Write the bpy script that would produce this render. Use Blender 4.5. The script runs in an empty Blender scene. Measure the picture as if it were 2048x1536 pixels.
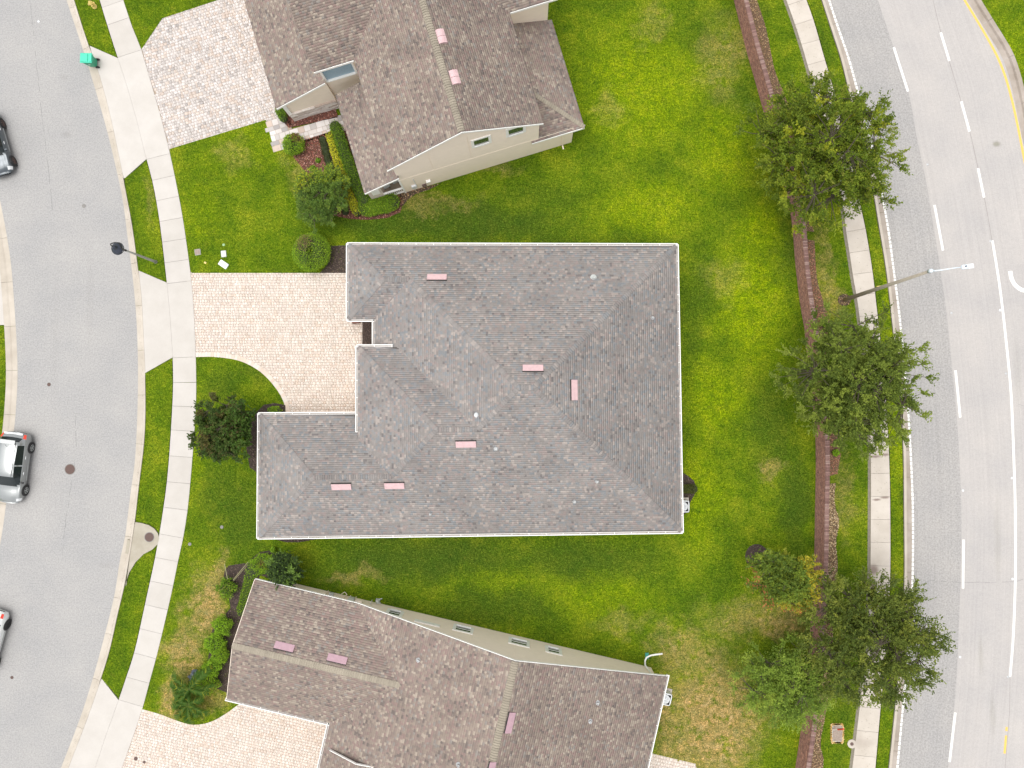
import bpy, math, random
import numpy as np
from mathutils import Vector, Matrix
from mathutils.geometry import tessellate_polygon

random.seed(7)
rg = np.random.default_rng(7)
scene = bpy.context.scene
col = scene.collection

# ------------------------------------------------------------------ camera
FPX = 1607.0      # focal length in photo pixels (photo 2048 x 1536)
CAMH = 53.57      # drone height in metres
AY = math.atan(26 / FPX)
AX = math.atan(39 / FPX)
cd = bpy.data.cameras.new('camera')
cam = bpy.data.objects.new('camera', cd)
col.objects.link(cam)
cam.location = (0, 0, CAMH)
RM = Matrix.Rotation(AY, 3, 'Y') @ Matrix.Rotation(AX, 3, 'X')
cam.rotation_euler = RM.to_euler()
cd.sensor_width = 36
cd.lens = FPX / 2048 * 36
cd.clip_start = 0.5
cd.clip_end = 1500
scene.camera = cam

# ------------------------------------------------------------------ sky, sun, exposure
SUN_EL, SUN_AZ = math.radians(81), math.radians(265)     # azimuth from +Y towards +X
w = bpy.data.worlds.new('World')
scene.world = w
w.use_nodes = True
nt = w.node_tree
nt.nodes.clear()
sky = nt.nodes.new('ShaderNodeTexSky')
sky.sky_type = 'NISHITA'
sky.sun_disc = False
sky.sun_elevation = SUN_EL
sky.sun_rotation = SUN_AZ
sky.dust_density = 3.0
hs = nt.nodes.new('ShaderNodeHueSaturation')
hs.inputs['Saturation'].default_value = 0.04
bg = nt.nodes.new('ShaderNodeBackground')
bg.inputs['Strength'].default_value = 0.15
wo = nt.nodes.new('ShaderNodeOutputWorld')
nt.links.new(sky.outputs[0], hs.inputs['Color'])
nt.links.new(hs.outputs[0], bg.inputs['Color'])
nt.links.new(bg.outputs[0], wo.inputs[0])
sl = bpy.data.lights.new('sun', 'SUN')
sl.energy = 1.0
sl.angle = math.radians(50)
sl.color = (1.0, 0.95, 0.87)
so = bpy.data.objects.new('sun', sl)
col.objects.link(so)
sd = Vector((math.sin(SUN_AZ) * math.cos(SUN_EL), math.cos(SUN_AZ) * math.cos(SUN_EL), math.sin(SUN_EL)))
so.location = sd * 80
so.rotation_euler = sd.to_track_quat('Z', 'Y').to_euler()
scene.view_settings.view_transform = 'Standard'
scene.view_settings.look = 'None'
scene.view_settings.gamma = 1
scene.view_settings.use_curve_mapping = False
scene.view_settings.exposure = 0.72

# ------------------------------------------------------------------ measuring: photo pixel -> metres at height z
def W(u, v, z=0.0):
    d = RM @ Vector(((u - 1024) / FPX, -(v - 768) / FPX, -1))
    t = (z - CAMH) / d.z
    return Vector((d.x * t, d.y * t, z))

def W2(u, v, z=0.0):
    p = W(u, v, z)
    return (p.x, p.y)

# ------------------------------------------------------------------ mesh helpers
ORG = {}
class MB:
    def __init__(self):
        self.v = []; self.f = []; self.c = []; self.uv = []
        self.cur = (1, 1, 1)
    def add(self, vs, fs, c=None):
        n = len(self.v)
        self.v += [tuple(p) for p in vs]
        for f in fs:
            self.f.append([i + n for i in f]); self.c.append(c or self.cur)
    def box(self, c, s, rz=0.0, taper=1.0, fr=None, col=None):
        x, y, z = s[0] / 2, s[1] / 2, s[2] / 2
        P = []
        for k, t in ((-1, 1.0), (1, taper)):
            for a, b in ((-1, -1), (1, -1), (1, 1), (-1, 1)):
                px, py = a * x * t, b * y * t
                q = (px * math.cos(rz) - py * math.sin(rz) + c[0], px * math.sin(rz) + py * math.cos(rz) + c[1], c[2] + k * z)
                P.append(fr(*q) if fr else q)
        self.add(P, [(3, 2, 1, 0), (4, 5, 6, 7), (0, 1, 5, 4), (1, 2, 6, 5), (2, 3, 7, 6), (3, 0, 4, 7)], col)
    def prism(self, pts, z0, z1, col=None, side=True):
        n = len(pts)
        top = [(p[0], p[1], z1) for p in pts]
        tris = tessellate_polygon([[Vector(p) for p in top]])
        area = sum(pts[i][0] * pts[(i + 1) % n][1] - pts[(i + 1) % n][0] * pts[i][1] for i in range(n))
        fs = []
        for t in tris:
            a, b, c = [Vector(top[i]) for i in t]
            fs.append(tuple(t) if (b - a).cross(c - a).z > 0 else tuple(reversed(t)))
        vs = list(top)
        if side:
            vs += [(p[0], p[1], z0) for p in pts]
            for i in range(n):
                j = (i + 1) % n
                fs.append((i, i + n, j + n, j) if area > 0 else (j, j + n, i + n, i))
        self.add(vs, fs, col)
    def tube(self, pts, rad, n=8, cap=True, col=None):
        pts = [Vector(p) for p in pts]
        if not hasattr(rad, '__len__'): rad = [rad] * len(pts)
        V = []; Fs = []
        up = None
        for i, p in enumerate(pts):
            d = (pts[min(i + 1, len(pts) - 1)] - pts[max(i - 1, 0)])
            if d.length < 1e-9: d = Vector((0, 0, 1))
            d.normalize()
            if up is None:
                a = Vector((1, 0, 0)) if abs(d.x) < .8 else Vector((0, 1, 0))
            else: a = up
            s = d.cross(a).normalized(); up = s.cross(d)
            for k in range(n):
                t = 2 * math.pi * k / n
                V.append(p + (s * math.cos(t) + up * math.sin(t)) * rad[i])
        for i in range(len(pts) - 1):
            for k in range(n):
                a = i * n + k; b = i * n + (k + 1) % n
                Fs.append((a, a + n, b + n, b))
        if cap:
            Fs.append(tuple(range(n))); Fs.append(tuple(reversed(range((len(pts) - 1) * n, len(pts) * n))))
        self.add(V, Fs, col)
    def lathe(self, c, prof, n=20, col=None, axis='z', rz=0.0, squash=1.0):
        V = []; Fs = []
        for r, h in prof:
            for k in range(n):
                t = 2 * math.pi * k / n
                a, b = r * math.cos(t), r * math.sin(t) * squash
                if axis == 'z': q = (a * math.cos(rz) - b * math.sin(rz) + c[0], a * math.sin(rz) + b * math.cos(rz) + c[1], c[2] + h)
                else: q = (c[0] + h * math.cos(rz) - a * math.sin(rz), c[1] + h * math.sin(rz) + a * math.cos(rz), c[2] + b)
                V.append(q)
        m = len(prof)
        for i in range(m - 1):
            for k in range(n):
                a = i * n + k; b = i * n + (k + 1) % n
                Fs.append((a, b, b + n, a + n))
        Fs.append(tuple(reversed(range(n)))); Fs.append(tuple(range((m - 1) * n, m * n)))
        self.add(V, Fs, col)
    def beam(self, a, b, wd, ht, side=0.0, drop=0.0, col=None):
        """bar from a to b, wd wide (horizontal), ht high, centre moved `side` to the right, top lowered by drop"""
        a, b = Vector(a), Vector(b)
        d = (b - a); h = Vector((d.x, d.y, 0)).normalized()
        r = Vector((h.y, -h.x, 0))
        V = []
        for p in (a, b):
            for s, z in ((-1, 0), (1, 0), (1, -1), (-1, -1)):
                V.append(p + r * (side + s * wd / 2) + Vector((0, 0, -drop + z * ht)))
        self.add(V, [(0, 1, 2, 3), (7, 6, 5, 4), (0, 4, 5, 1), (1, 5, 6, 2), (2, 6, 7, 3), (3, 7, 4, 0)], col)
    def ok(self): return len(self.f) > 0

def setprops(o, label=None, cat=None, group=None, kind=None):
    if label: o['label'] = label
    if cat: o['category'] = cat
    if group: o['group'] = group
    if kind: o['kind'] = kind
    return o

def finish(me, colors, mat, smooth):
    if colors is not None:
        ca = me.color_attributes.new('Col', 'FLOAT_COLOR', 'CORNER')
        cnt = np.zeros(len(me.polygons), dtype=np.int32)
        me.polygons.foreach_get('loop_total', cnt)
        c4 = np.ones((len(colors), 4), dtype=np.float32); c4[:, :3] = np.asarray(colors, dtype=np.float32)
        ca.data.foreach_set('color', np.repeat(c4, cnt, axis=0).ravel())
    if mat: me.materials.append(mat)
    if smooth:
        me.polygons.foreach_set('use_smooth', [True] * len(me.polygons))

def link(name, mb, mat, parent=None, origin=None, smooth=False, bevel=0.0, **kw):
    """one mesh object; vertices are given in world metres"""
    V = np.array(mb.v, dtype=float)
    if parent is not None: org = Vector(ORG[parent.name])
    elif origin is not None: org = Vector(origin)
    else: org = Vector((float((V[:, 0].min() + V[:, 0].max()) / 2), float((V[:, 1].min() + V[:, 1].max()) / 2), float(V[:, 2].min())))
    me = bpy.data.meshes.new(name)
    me.from_pydata([tuple(p) for p in (V - np.array(org))], [], mb.f)
    finish(me, mb.c if any(c != (1, 1, 1) for c in mb.c) else None, mat, smooth)
    if mb.uv:
        ul = me.uv_layers.new(name='UVMap')
        for i, l in enumerate(me.loops): ul.data[i].uv = mb.uv[l.vertex_index]
    me.update()
    o = bpy.data.objects.new(name, me)
    col.objects.link(o)
    if parent is not None: o.parent = parent
    else: o.location = org
    ORG[o.name] = tuple(org)
    if bevel:
        b = o.modifiers.new('bevel', 'BEVEL'); b.width = bevel; b.segments = 2; b.limit_method = 'ANGLE'
    return setprops(o, **kw)

def nplink(name, V, Q, C, mat, parent=None, origin=(0, 0, 0), smooth=False, **kw):
    """fast builder for big quad/tri sheets"""
    org = np.array(ORG[parent.name] if parent is not None else origin, dtype=float)
    k = Q.shape[1]
    me = bpy.data.meshes.new(name)
    me.vertices.add(len(V)); me.vertices.foreach_set('co', (V - org).astype(np.float32).ravel())
    me.loops.add(Q.size); me.loops.foreach_set('vertex_index', Q.astype(np.int32).ravel())
    me.polygons.add(len(Q))
    me.polygons.foreach_set('loop_start', np.arange(0, Q.size, k, dtype=np.int32))
    me.polygons.foreach_set('loop_total', np.full(len(Q), k, dtype=np.int32))
    me.update(calc_edges=True)
    finish(me, C, mat, smooth)
    o = bpy.data.objects.new(name, me)
    col.objects.link(o)
    if parent is not None: o.parent = parent
    else: o.location = tuple(org)
    ORG[o.name] = tuple(org)
    return setprops(o, **kw)

def thing(name, label=None, cat=None, loc=(0, 0, 0), group=None, kind=None):
    o = bpy.data.objects.new(name, None)
    o.empty_display_size = 0.3
    col.objects.link(o); o.location = loc
    ORG[o.name] = tuple(loc)
    return setprops(o, label, cat, group, kind)

def copy_tree(o, loc, rz=None, label=None, parent=None):
    c = o.copy(); col.objects.link(c)
    if parent is not None: c.parent = parent
    else:
        c.location = loc
        if rz is not None: c.rotation_euler = (0, 0, rz)
        if label: c['label'] = label
    ORG[c.name] = tuple(loc)
    for ch in list(o.children): copy_tree(ch, loc, parent=c)
    return c

# ------------------------------------------------------------------ materials
def newmat(name):
    m = bpy.data.materials.new(name); m.use_nodes = True
    t = m.node_tree
    return m, t, t.nodes['Principled BSDF']

def nd(t, typ, **kw):
    n = t.nodes.new('ShaderNode' + typ)
    for k, v in kw.items(): setattr(n, k, v)
    return n

def noise(t, vec, scale, detail=3, rough=.55, dist=0.0):
    n = nd(t, 'TexNoise'); n.inputs['Scale'].default_value = scale
    n.inputs['Detail'].default_value = detail; n.inputs['Roughness'].default_value = rough
    n.inputs['Distortion'].default_value = dist
    t.links.new(vec, n.inputs['Vector'])
    return n.outputs['Fac']

def ramp(t, fac, stops):
    r = nd(t, 'ValToRGB'); e = r.color_ramp.elements
    while len(e) > 1: e.remove(e[-1])
    e[0].position = stops[0][0]; e[0].color = tuple(stops[0][1]) + (1,)
    for p, c in stops[1:]:
        k = e.new(p); k.color = tuple(c) + (1,)
    t.links.new(fac, r.inputs['Fac'])
    return r.outputs['Color']

def mix(t, fac, a, b, mode='MIX'):
    m = nd(t, 'Mix', data_type='RGBA', blend_type=mode)
    for s, v in ((0, fac), (6, a), (7, b)):
        if isinstance(v, (int, float)): m.inputs[s].default_value = v
        elif isinstance(v, tuple): m.inputs[s].default_value = v + (1,) if len(v) == 3 else v
        else: t.links.new(v, m.inputs[s])
    return m.outputs[2]

def math_(t, op, a, b=None, clamp=False):
    m = nd(t, 'Math', operation=op, use_clamp=clamp)
    for i, v in enumerate((a, b)):
        if v is None: continue
        if isinstance(v, (int, float)): m.inputs[i].default_value = v
        else: t.links.new(v, m.inputs[i])
    return m.outputs[0]

def flatpos(t):
    g = nd(t, 'NewGeometry'); s = nd(t, 'SeparateXYZ'); c = nd(t, 'CombineXYZ')
    t.links.new(g.outputs['Position'], s.inputs[0])
    t.links.new(s.outputs[0], c.inputs[0]); t.links.new(s.outputs[1], c.inputs[1])
    return c.outputs[0]

def worldpos(t):
    return nd(t, 'NewGeometry').outputs['Position']

def bump(t, b, h, strength=.3, dist=.02):
    n = nd(t, 'Bump'); n.inputs['Strength'].default_value = strength; n.inputs['Distance'].default_value = dist
    t.links.new(h, n.inputs['Height']); t.links.new(n.outputs[0], b.inputs['Normal'])

def simple(name, c, rough=.6, metal=0.0, var=.0, vscale=6.0, bmp=0.0, bscale=60.0, attr=False, spec=.5, coat=0.0, emit=None):
    m, t, b = newmat(name)
    b.inputs['Roughness'].default_value = rough; b.inputs['Metallic'].default_value = metal
    b.inputs['Specular IOR Level'].default_value = spec
    b.inputs['Coat Weight'].default_value = coat
    if coat: b.inputs['Coat Roughness'].default_value = .05
    base = c
    if attr:
        a = nd(t, 'Attribute', attribute_name='Col')
        base = mix(t, 1.0, a.outputs['Color'], c, 'MULTIPLY')
    if var:
        p = worldpos(t)
        n1 = noise(t, p, vscale, 5, .65)
        f = ramp(t, n1, [(.25, (1 - var,) * 3), (.75, (1 + var * .8,) * 3)])
        base = mix(t, 1.0, base, f, 'MULTIPLY')
    if isinstance(base, tuple): b.inputs['Base Color'].default_value = base + (1,)
    else: t.links.new(base, b.inputs['Base Color'])
    if bmp:
        bump(t, b, noise(t, worldpos(t), bscale, 3), bmp, .01)
    if emit:
        b.inputs['Emission Color'].default_value = emit + (1,); b.inputs['Emission Strength'].default_value = 1
    return m

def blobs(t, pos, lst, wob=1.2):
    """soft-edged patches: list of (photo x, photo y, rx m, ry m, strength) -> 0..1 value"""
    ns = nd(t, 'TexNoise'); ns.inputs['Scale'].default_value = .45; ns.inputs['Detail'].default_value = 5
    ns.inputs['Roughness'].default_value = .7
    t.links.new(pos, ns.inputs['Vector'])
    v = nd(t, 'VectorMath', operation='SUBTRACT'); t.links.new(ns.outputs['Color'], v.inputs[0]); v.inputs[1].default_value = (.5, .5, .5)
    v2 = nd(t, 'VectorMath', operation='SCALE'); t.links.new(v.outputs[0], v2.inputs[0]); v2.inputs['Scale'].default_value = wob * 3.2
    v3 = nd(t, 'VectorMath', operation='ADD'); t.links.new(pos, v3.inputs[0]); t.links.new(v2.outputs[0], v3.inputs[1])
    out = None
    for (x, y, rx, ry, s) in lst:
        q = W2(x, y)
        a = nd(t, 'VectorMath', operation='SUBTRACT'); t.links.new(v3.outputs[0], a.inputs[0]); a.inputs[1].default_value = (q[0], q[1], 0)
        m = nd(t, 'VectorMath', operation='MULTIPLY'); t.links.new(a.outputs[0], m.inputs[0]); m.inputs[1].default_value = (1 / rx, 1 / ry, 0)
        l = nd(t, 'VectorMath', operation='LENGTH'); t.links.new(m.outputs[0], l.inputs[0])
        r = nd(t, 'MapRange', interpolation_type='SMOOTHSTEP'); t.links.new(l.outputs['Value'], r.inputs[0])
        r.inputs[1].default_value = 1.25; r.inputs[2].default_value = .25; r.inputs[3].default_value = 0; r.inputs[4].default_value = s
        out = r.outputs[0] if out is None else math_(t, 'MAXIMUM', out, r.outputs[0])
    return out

DEAD = [(1425, 1435, 3.7, 4.8, 1.0), (1330, 1420, 1.5, 3.5, .7), (1360, 1300, 2.2, 1.6, .6), (1480, 1240, 3.2, 1.6, .5), (1560, 1240, 2.4, 1.3, .75), (1380, 1500, 2.5, 2, .8),
        (415, 1215, 1.5, 2.6, .95), (370, 1310, 1.6, 2.4, .85), (345, 1400, 1.0, 1.6, .9), (440, 1150, 1.0, 1.6, .8), (420, 1400, 2.0, 1.2, .55),
        (1440, 115, 1.8, 3.4, .35), (1300, 50, 1.2, 1.6, .28), (1220, 210, 1.1, 1.3, .3), (600, 340, 1.6, 1.5, .3), (470, 310, 1.5, 1.2, .3),
        (1440, 560, 1.8, 1.5, .25), (1540, 950, .9, 1.0, .5), (1640, 500, .7, 4, .35), (1660, 590, .8, 2, .45), (1690, 1000, 1.0, 3, .35),
        (860, 410, 3.5, .8, .4), (700, 1150, 2.2, .8, .45), (1250, 1240, 2.5, .8, .3), (990, 340, 2.0, .5, .35), (300, 400, .5, 2, .25), (1475, 90, .9, 1.8, .45)]
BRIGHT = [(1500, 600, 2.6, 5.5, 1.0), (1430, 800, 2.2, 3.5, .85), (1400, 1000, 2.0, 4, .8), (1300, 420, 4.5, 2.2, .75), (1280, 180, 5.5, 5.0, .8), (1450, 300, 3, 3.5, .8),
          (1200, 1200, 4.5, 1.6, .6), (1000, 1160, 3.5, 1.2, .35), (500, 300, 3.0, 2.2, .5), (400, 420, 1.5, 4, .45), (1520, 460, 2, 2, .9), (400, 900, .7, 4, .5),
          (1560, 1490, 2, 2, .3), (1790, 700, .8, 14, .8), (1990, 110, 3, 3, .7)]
DEEP_AND_SHADE = [(900, 450, 10, 1.9, .85), (850, 1120, 9, 2.2, .85), (1150, 1120, 7, 1.8, .7), (480, 1030, 2.6, 4, .6), (1000, 1215, 6, 1.3, .6), (1380, 60, 1.5, 2, .3), (1190, 500, 5, 1.2, .4), (440, 780, 1.6, 1.4, .5), (1640, 150, 1, 5, .4), (1670, 850, 1, 7, .45), (1690, 1350, 1.2, 7, .5), (1540, 860, 1.6, 4, .6), (1570, 480, 1.2, 4, .6), (1500, 250, 1.5, 4.5, .5), (450, 1010, 2.0, 4, .55),
        (1060, 400, 4.5, 1.3, .4), (520, 730, 1.5, 1.2, .6), (1590, 1000, 1.1, 4.5, .7), (1500, 30, 1, 3, .5), (1390, 620, .8, 5, .35), (700, 440, 3, .8, .7), (1560, 1380, 1.5, 5, .35), (950, 1210, 4, .9, .5)]  # deep green turf, plus shade beside the houses painted into the grass colour

def grass_mat(name, blade=False):
    m, t, b = newmat(name)
    p = flatpos(t)
    big = noise(t, p, .35, 4, .6)
    mid = noise(t, p, 2.2, 5, .7)
    fine = noise(t, p, 5.5, 5, .85)
    vfine = noise(t, p, 12.0, 4, .9)
    base = ramp(t, big, [(.36, (.062, .112, .006)), (.5, (.090, .148, .006)), (.64, (.138, .188, .009))])
    base = mix(t, math_(t, 'MULTIPLY', blobs(t, p, DEEP_AND_SHADE), 1.0), base, (.045, .082, .009))
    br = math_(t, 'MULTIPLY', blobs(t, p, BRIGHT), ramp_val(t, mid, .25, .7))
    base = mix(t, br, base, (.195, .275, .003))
    dead_f = blobs(t, p, DEAD, 1.6)
    dm = ramp_val(t, noise(t, p, 1.1, 6, .75), .3, .52)
    dead = ramp(t, mid, [(.3, (.15, .135, .03)), (.55, (.31, .23, .085)), (.75, (.47, .35, .18))])
    base = mix(t, math_(t, 'MULTIPLY', dead_f, dm), base, dead)
    # scattered dry flecks everywhere
    fl = ramp_val(t, noise(t, p, 1.7, 6, .8), .56, .74)
    base = mix(t, math_(t, 'MULTIPLY', fl, .45), base, (.20, .185, .028))
    fg = ramp_val(t, noise(t, p, 1.1, 5, .75), .5, .7)
    base = mix(t, math_(t, 'MULTIPLY', fg, .5), base, (.056, .112, .008))
    g = ramp(t, fine, [(.38, (.58, .66, .6)), (.5, (1, 1, 1)), (.62, (1.5, 1.36, 1.45))])
    base = mix(t, 1.0, base, g, 'MULTIPLY')
    g2 = ramp(t, vfine, [(.38, (.36, .42, .4)), (.5, (1, 1, 1)), (.62, (1.85, 1.65, 1.8))])
    g3 = ramp(t, noise(t, p, 1.6, 5, .75), [(.36, (.78, .88, .88)), (.5, (1, 1, 1)), (.64, (1.24, 1.12, 1.15))])
    base = mix(t, 1.0, base, g3, 'MULTIPLY')
    base = mix(t, 1.0, base, g2, 'MULTIPLY')
    if blade:
        a = nd(t, 'Attribute', attribute_name='Col')
        base = mix(t, 1.0, base, a.outputs['Color'], 'MULTIPLY')
    t.links.new(base, b.inputs['Base Color'])
    b.inputs['Roughness'].default_value = .8
    b.inputs['Specular IOR Level'].default_value = .03
    if not blade:
        h = math_(t, 'ADD', math_(t, 'MULTIPLY', fine, .6), math_(t, 'MULTIPLY', vfine, .4))
        bump(t, b, h, .8, .07)
    return m

def ramp_val(t, fac, lo, hi):
    r = nd(t, 'MapRange', interpolation_type='SMOOTHSTEP')
    t.links.new(fac, r.inputs[0]); r.inputs[1].default_value = lo; r.inputs[2].default_value = hi
    return r.outputs[0]

def asphalt_mat(name, c, speck=.35, tint=(1, 1, 1), streak=0.0, agg=28.0, stains=None, stainc=(.5, .5, .46)):
    m, t, b = newmat(name)
    p = worldpos(t)
    n1 = noise(t, p, agg, 4, .8); n2 = noise(t, p, .35, 4, .6); n3 = noise(t, p, 5.0, 4, .6)
    base = mix(t, 1.0, tuple(c), ramp(t, n1, [(.4, (1 - speck,) * 3), (.5, (1, 1, 1)), (.6, (1 + speck,) * 3)]), 'MULTIPLY')
    base = mix(t, 1.0, base, ramp(t, n2, [(.3, (.93, .935, .95)), (.7, (1.06, 1.05, 1.04))]), 'MULTIPLY')
    base = mix(t, 1.0, base, ramp(t, n3, [(.3, (.96,) * 3), (.7, (1.04,) * 3)]), 'MULTIPLY')
    if streak:
        uv = nd(t, 'UVMap'); mp = nd(t, 'Mapping'); mp.inputs['Scale'].default_value = (.02, 2.6, 1)
        t.links.new(uv.outputs[0], mp.inputs[0])
        s = noise(t, mp.outputs[0], 3.0, 5, .6)
        base = mix(t, 1.0, base, ramp(t, s, [(.35, (1 - streak, 1 - streak * 1.02, 1 - streak)), (.65, (1 + streak * .6,) * 3)]), 'MULTIPLY')
    if stains:
        base = mix(t, blobs(t, flatpos(t), stains, .12), base, mix(t, 1.0, base, stainc, 'MULTIPLY'))
    t.links.new(base, b.inputs['Base Color'])
    b.inputs['Roughness'].default_value = .9; b.inputs['Specular IOR Level'].default_value = .25
    bump(t, b, n1, .35, .012)
    return m

def concrete_mat(name, c, dirt=.12, stain=None):
    m, t, b = newmat(name)
    p = worldpos(t)
    a = nd(t, 'ObjectInfo')
    base = mix(t, 1.0, tuple(c), ramp(t, noise(t, p, .8, 5, .6), [(.3, (1 - dirt, 1 - dirt * 1.1, 1 - dirt * 1.25)), (.7, (1.03,) * 3)]), 'MULTIPLY')
    base = mix(t, 1.0, base, ramp(t, noise(t, p, 30, 4, .7), [(.3, (.95,) * 3), (.7, (1.04,) * 3)]), 'MULTIPLY')
    base = mix(t, 1.0, base, ramp(t, a.outputs['Random'], [(0, (.955, .95, .94)), (1, (1.03, 1.03, 1.03))]), 'MULTIPLY')
    dk = ramp_val(t, noise(t, p, 3.0, 6, .8), .6, .8)
    base = mix(t, math_(t, 'MULTIPLY', dk, dirt * 1.6), base, tuple(x * .45 for x in c))
    if stain: base = mix(t, blobs(t, flatpos(t), stain[0], .09), base, stain[1])
    t.links.new(base, b.inputs['Base Color'])
    b.inputs['Roughness'].default_value = .85; b.inputs['Specular IOR Level'].default_value = .3
    bump(t, b, noise(t, p, 45, 3), .15, .006)
    return m

def leaf_mat(name):
    m, t, b = newmat(name)
    a = nd(t, 'Attribute', attribute_name='Col')
    t.links.new(a.outputs['Color'], b.inputs['Base Color'])
    b.inputs['Roughness'].default_value = .6; b.inputs['Specular IOR Level'].default_value = .15
    tr = nd(t, 'BsdfTranslucent'); hsv = nd(t, 'HueSaturation'); hsv.inputs['Value'].default_value = 1.4
    t.links.new(a.outputs['Color'], hsv.inputs['Color']); t.links.new(hsv.outputs[0], tr.inputs['Color'])
    mx = nd(t, 'MixShader'); mx.inputs[0].default_value = .28
    t.links.new(b.outputs[0], mx.inputs[1]); t.links.new(tr.outputs[0], mx.inputs[2])
    t.links.new(mx.outputs[0], t.nodes['Material Output'].inputs['Surface'])
    return m

def shingle_mat(name):
    m, t, b = newmat(name)
    a = nd(t, 'Attribute', attribute_name='Col')
    p = worldpos(t)
    base = mix(t, 1.0, a.outputs['Color'], ramp(t, noise(t, p, 38, 3, .7), [(.3, (.84,) * 3), (.7, (1.16,) * 3)]), 'MULTIPLY')
    base = mix(t, 1.0, base, ramp(t, noise(t, p, .45, 6, .7), [(.36, (.88, .875, .88)), (.64, (1.07,) * 3)]), 'MULTIPLY')
    t.links.new(base, b.inputs['Base Color'])
    b.inputs['Roughness'].default_value = .92; b.inputs['Specular IOR Level'].default_value = .25
    return m

def brick_mat(name):
    m, t, b = newmat(name)
    uv = nd(t, 'UVMap')
    br = nd(t, 'TexBrick'); br.offset = .5
    br.inputs['Scale'].default_value = 1.0; br.inputs['Brick Width'].default_value = .2; br.inputs['Row Height'].default_value = .075
    br.inputs['Mortar Size'].default_value = .007; br.inputs['Mortar Smooth'].default_value = .2; br.inputs['Bias'].default_value = -.1
    br.inputs['Color1'].default_value = (.25, .095, .082, 1); br.inputs['Color2'].default_value = (.44, .205, .17, 1)
    br.inputs['Mortar'].default_value = (.46, .37, .33, 1)
    t.links.new(uv.outputs[0], br.inputs['Vector'])
    p = worldpos(t)
    base = mix(t, 1.0, br.outputs['Color'], ramp(t, noise(t, p, 4.5, 5, .85), [(.34, (.5, .45, .48)), (.5, (1, 1, 1)), (.66, (1.7, 1.6, 1.5))]), 'MULTIPLY')
    sp = ramp_val(t, noise(t, p, 9, 4, .8), .63, .72)
    base = mix(t, math_(t, 'MULTIPLY', sp, .7), base, (.5, .4, .36))
    t.links.new(base, b.inputs['Base Color'])
    b.inputs['Roughness'].default_value = .9
    inv = math_(t, 'SUBTRACT', 1.0, br.outputs['Fac'])
    bump(t, b, inv, .6, .01)
    return m

def glass_mat(name, c, rough=.08):
    m, t, b = newmat(name)
    b.inputs['Base Color'].default_value = c + (1,); b.inputs['Roughness'].default_value = rough
    b.inputs['Specular IOR Level'].default_value = .9; b.inputs['Coat Weight'].default_value = .6; b.inputs['Coat Roughness'].default_value = .03
    return m

M = {}
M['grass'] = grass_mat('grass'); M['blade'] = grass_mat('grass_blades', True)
M['soil'] = simple('soil', (.11, .08, .055), .95, var=.3, vscale=12)
M['street'] = asphalt_mat('street_asphalt', (.33, .325, .322), .14, agg=11, stains=[(133, 268, .4, .25, .5), (128, 155, .35, .25, .4), (20, 640, .3, 3.5, .35), (60, 960, 1.0, .8, .3), (215, 1130, .6, .3, .3), (180, 600, .3, 4, .18), (110, 700, .3, 6, .15)], stainc=(.8, .79, .78))
M['avenue'] = asphalt_mat('avenue_asphalt', (.405, .386, .376), .06, agg=12, streak=.05, stains=[(1994, 288, .32, .2, .9), (1995, 1080, .25, 3.2, .22), (1962, 1310, .18, 1.5, .25), (1985, 1430, .2, 1.6, .25), (1830, 1200, .3, .3, .2), (2035, 740, .3, 2.5, .15)], stainc=(.62, .63, .54))
M['shoulder'] = asphalt_mat('shoulder_asphalt', (.335, .325, .318), .15, agg=9, streak=.06)
M['walk'] = concrete_mat('pale_concrete', (.50, .475, .45), .07)
M['walk2'] = concrete_mat('weathered_concrete', (.535, .49, .44), .14,
    ([(1750, 913, .42, .11, 1), (1770, 910, .3, .11, 1), (1752, 999, .3, .1, 1), (1768, 995, .35, .1, 1), (1746, 1140, .38, .42, 1), (1742, 1168, .3, .55, 1), (1725, 1420 + 65, .8, .35, .25)], (.24, .19, .165)))
M['curb'] = concrete_mat('curb_concrete', (.50, .455, .40), .18)
M['curb2'] = concrete_mat('stained_curb_concrete', (.40, .355, .32), .3)
M['inlet'] = concrete_mat('inlet_concrete', (.42, .39, .33), .25)
M['white_paint'] = simple('white_road_paint', (.74, .73, .71), .6, var=.12, vscale=9)
M['yellow_paint'] = simple('yellow_road_paint', (.78, .46, .10), .6, var=.1, vscale=9)
M['white'] = simple('white_trim', (.88, .87, .85), .45, var=.03)
M['trough'] = simple('shaded_gutter_trough', (.36, .33, .31), .7, var=.15)  # grey floor colour stands in for the shade inside the open gutter
M['stucco'] = simple('cream_stucco', (.90, .785, .67), .9, var=.04, vscale=2, bmp=.3, bscale=80)
M['stucco2'] = simple('beige_stucco', (.92, .80, .68), .9, var=.04, vscale=2, bmp=.3, bscale=80)
M['shingle'] = shingle_mat('asphalt_shingles')
M['deck'] = simple('roof_deck', (.10, .09, .085), .95)
M['pink'] = simple('faded_pink_metal', (.58, .40, .415), .6, var=.14, vscale=5)
M['mauve'] = simple('faded_mauve_metal', (.42, .27, .315), .55, var=.14, vscale=5)
M['lead'] = simple('lead_flashing', (.45, .46, .47), .5, metal=.3, var=.1)
M['dark'] = simple('dark_gap', (.03, .028, .026), .8)
M['paver'] = simple('paver_stone', (1, 1, 1), .85, attr=True, var=.1, vscale=.9)
M['sand'] = simple('joint_sand', (.36, .29, .23), .95, var=.1)
M['chip'] = simple('mulch_chips', (1, 1, 1), .9, attr=True)
M['leaf'] = leaf_mat('leaves')
M['bark'] = simple('bark', (.075, .06, .042), .9, var=.3, vscale=10, bmp=.5, bscale=30)
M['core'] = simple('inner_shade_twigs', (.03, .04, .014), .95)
M['brick'] = brick_mat('red_brick')
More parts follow.
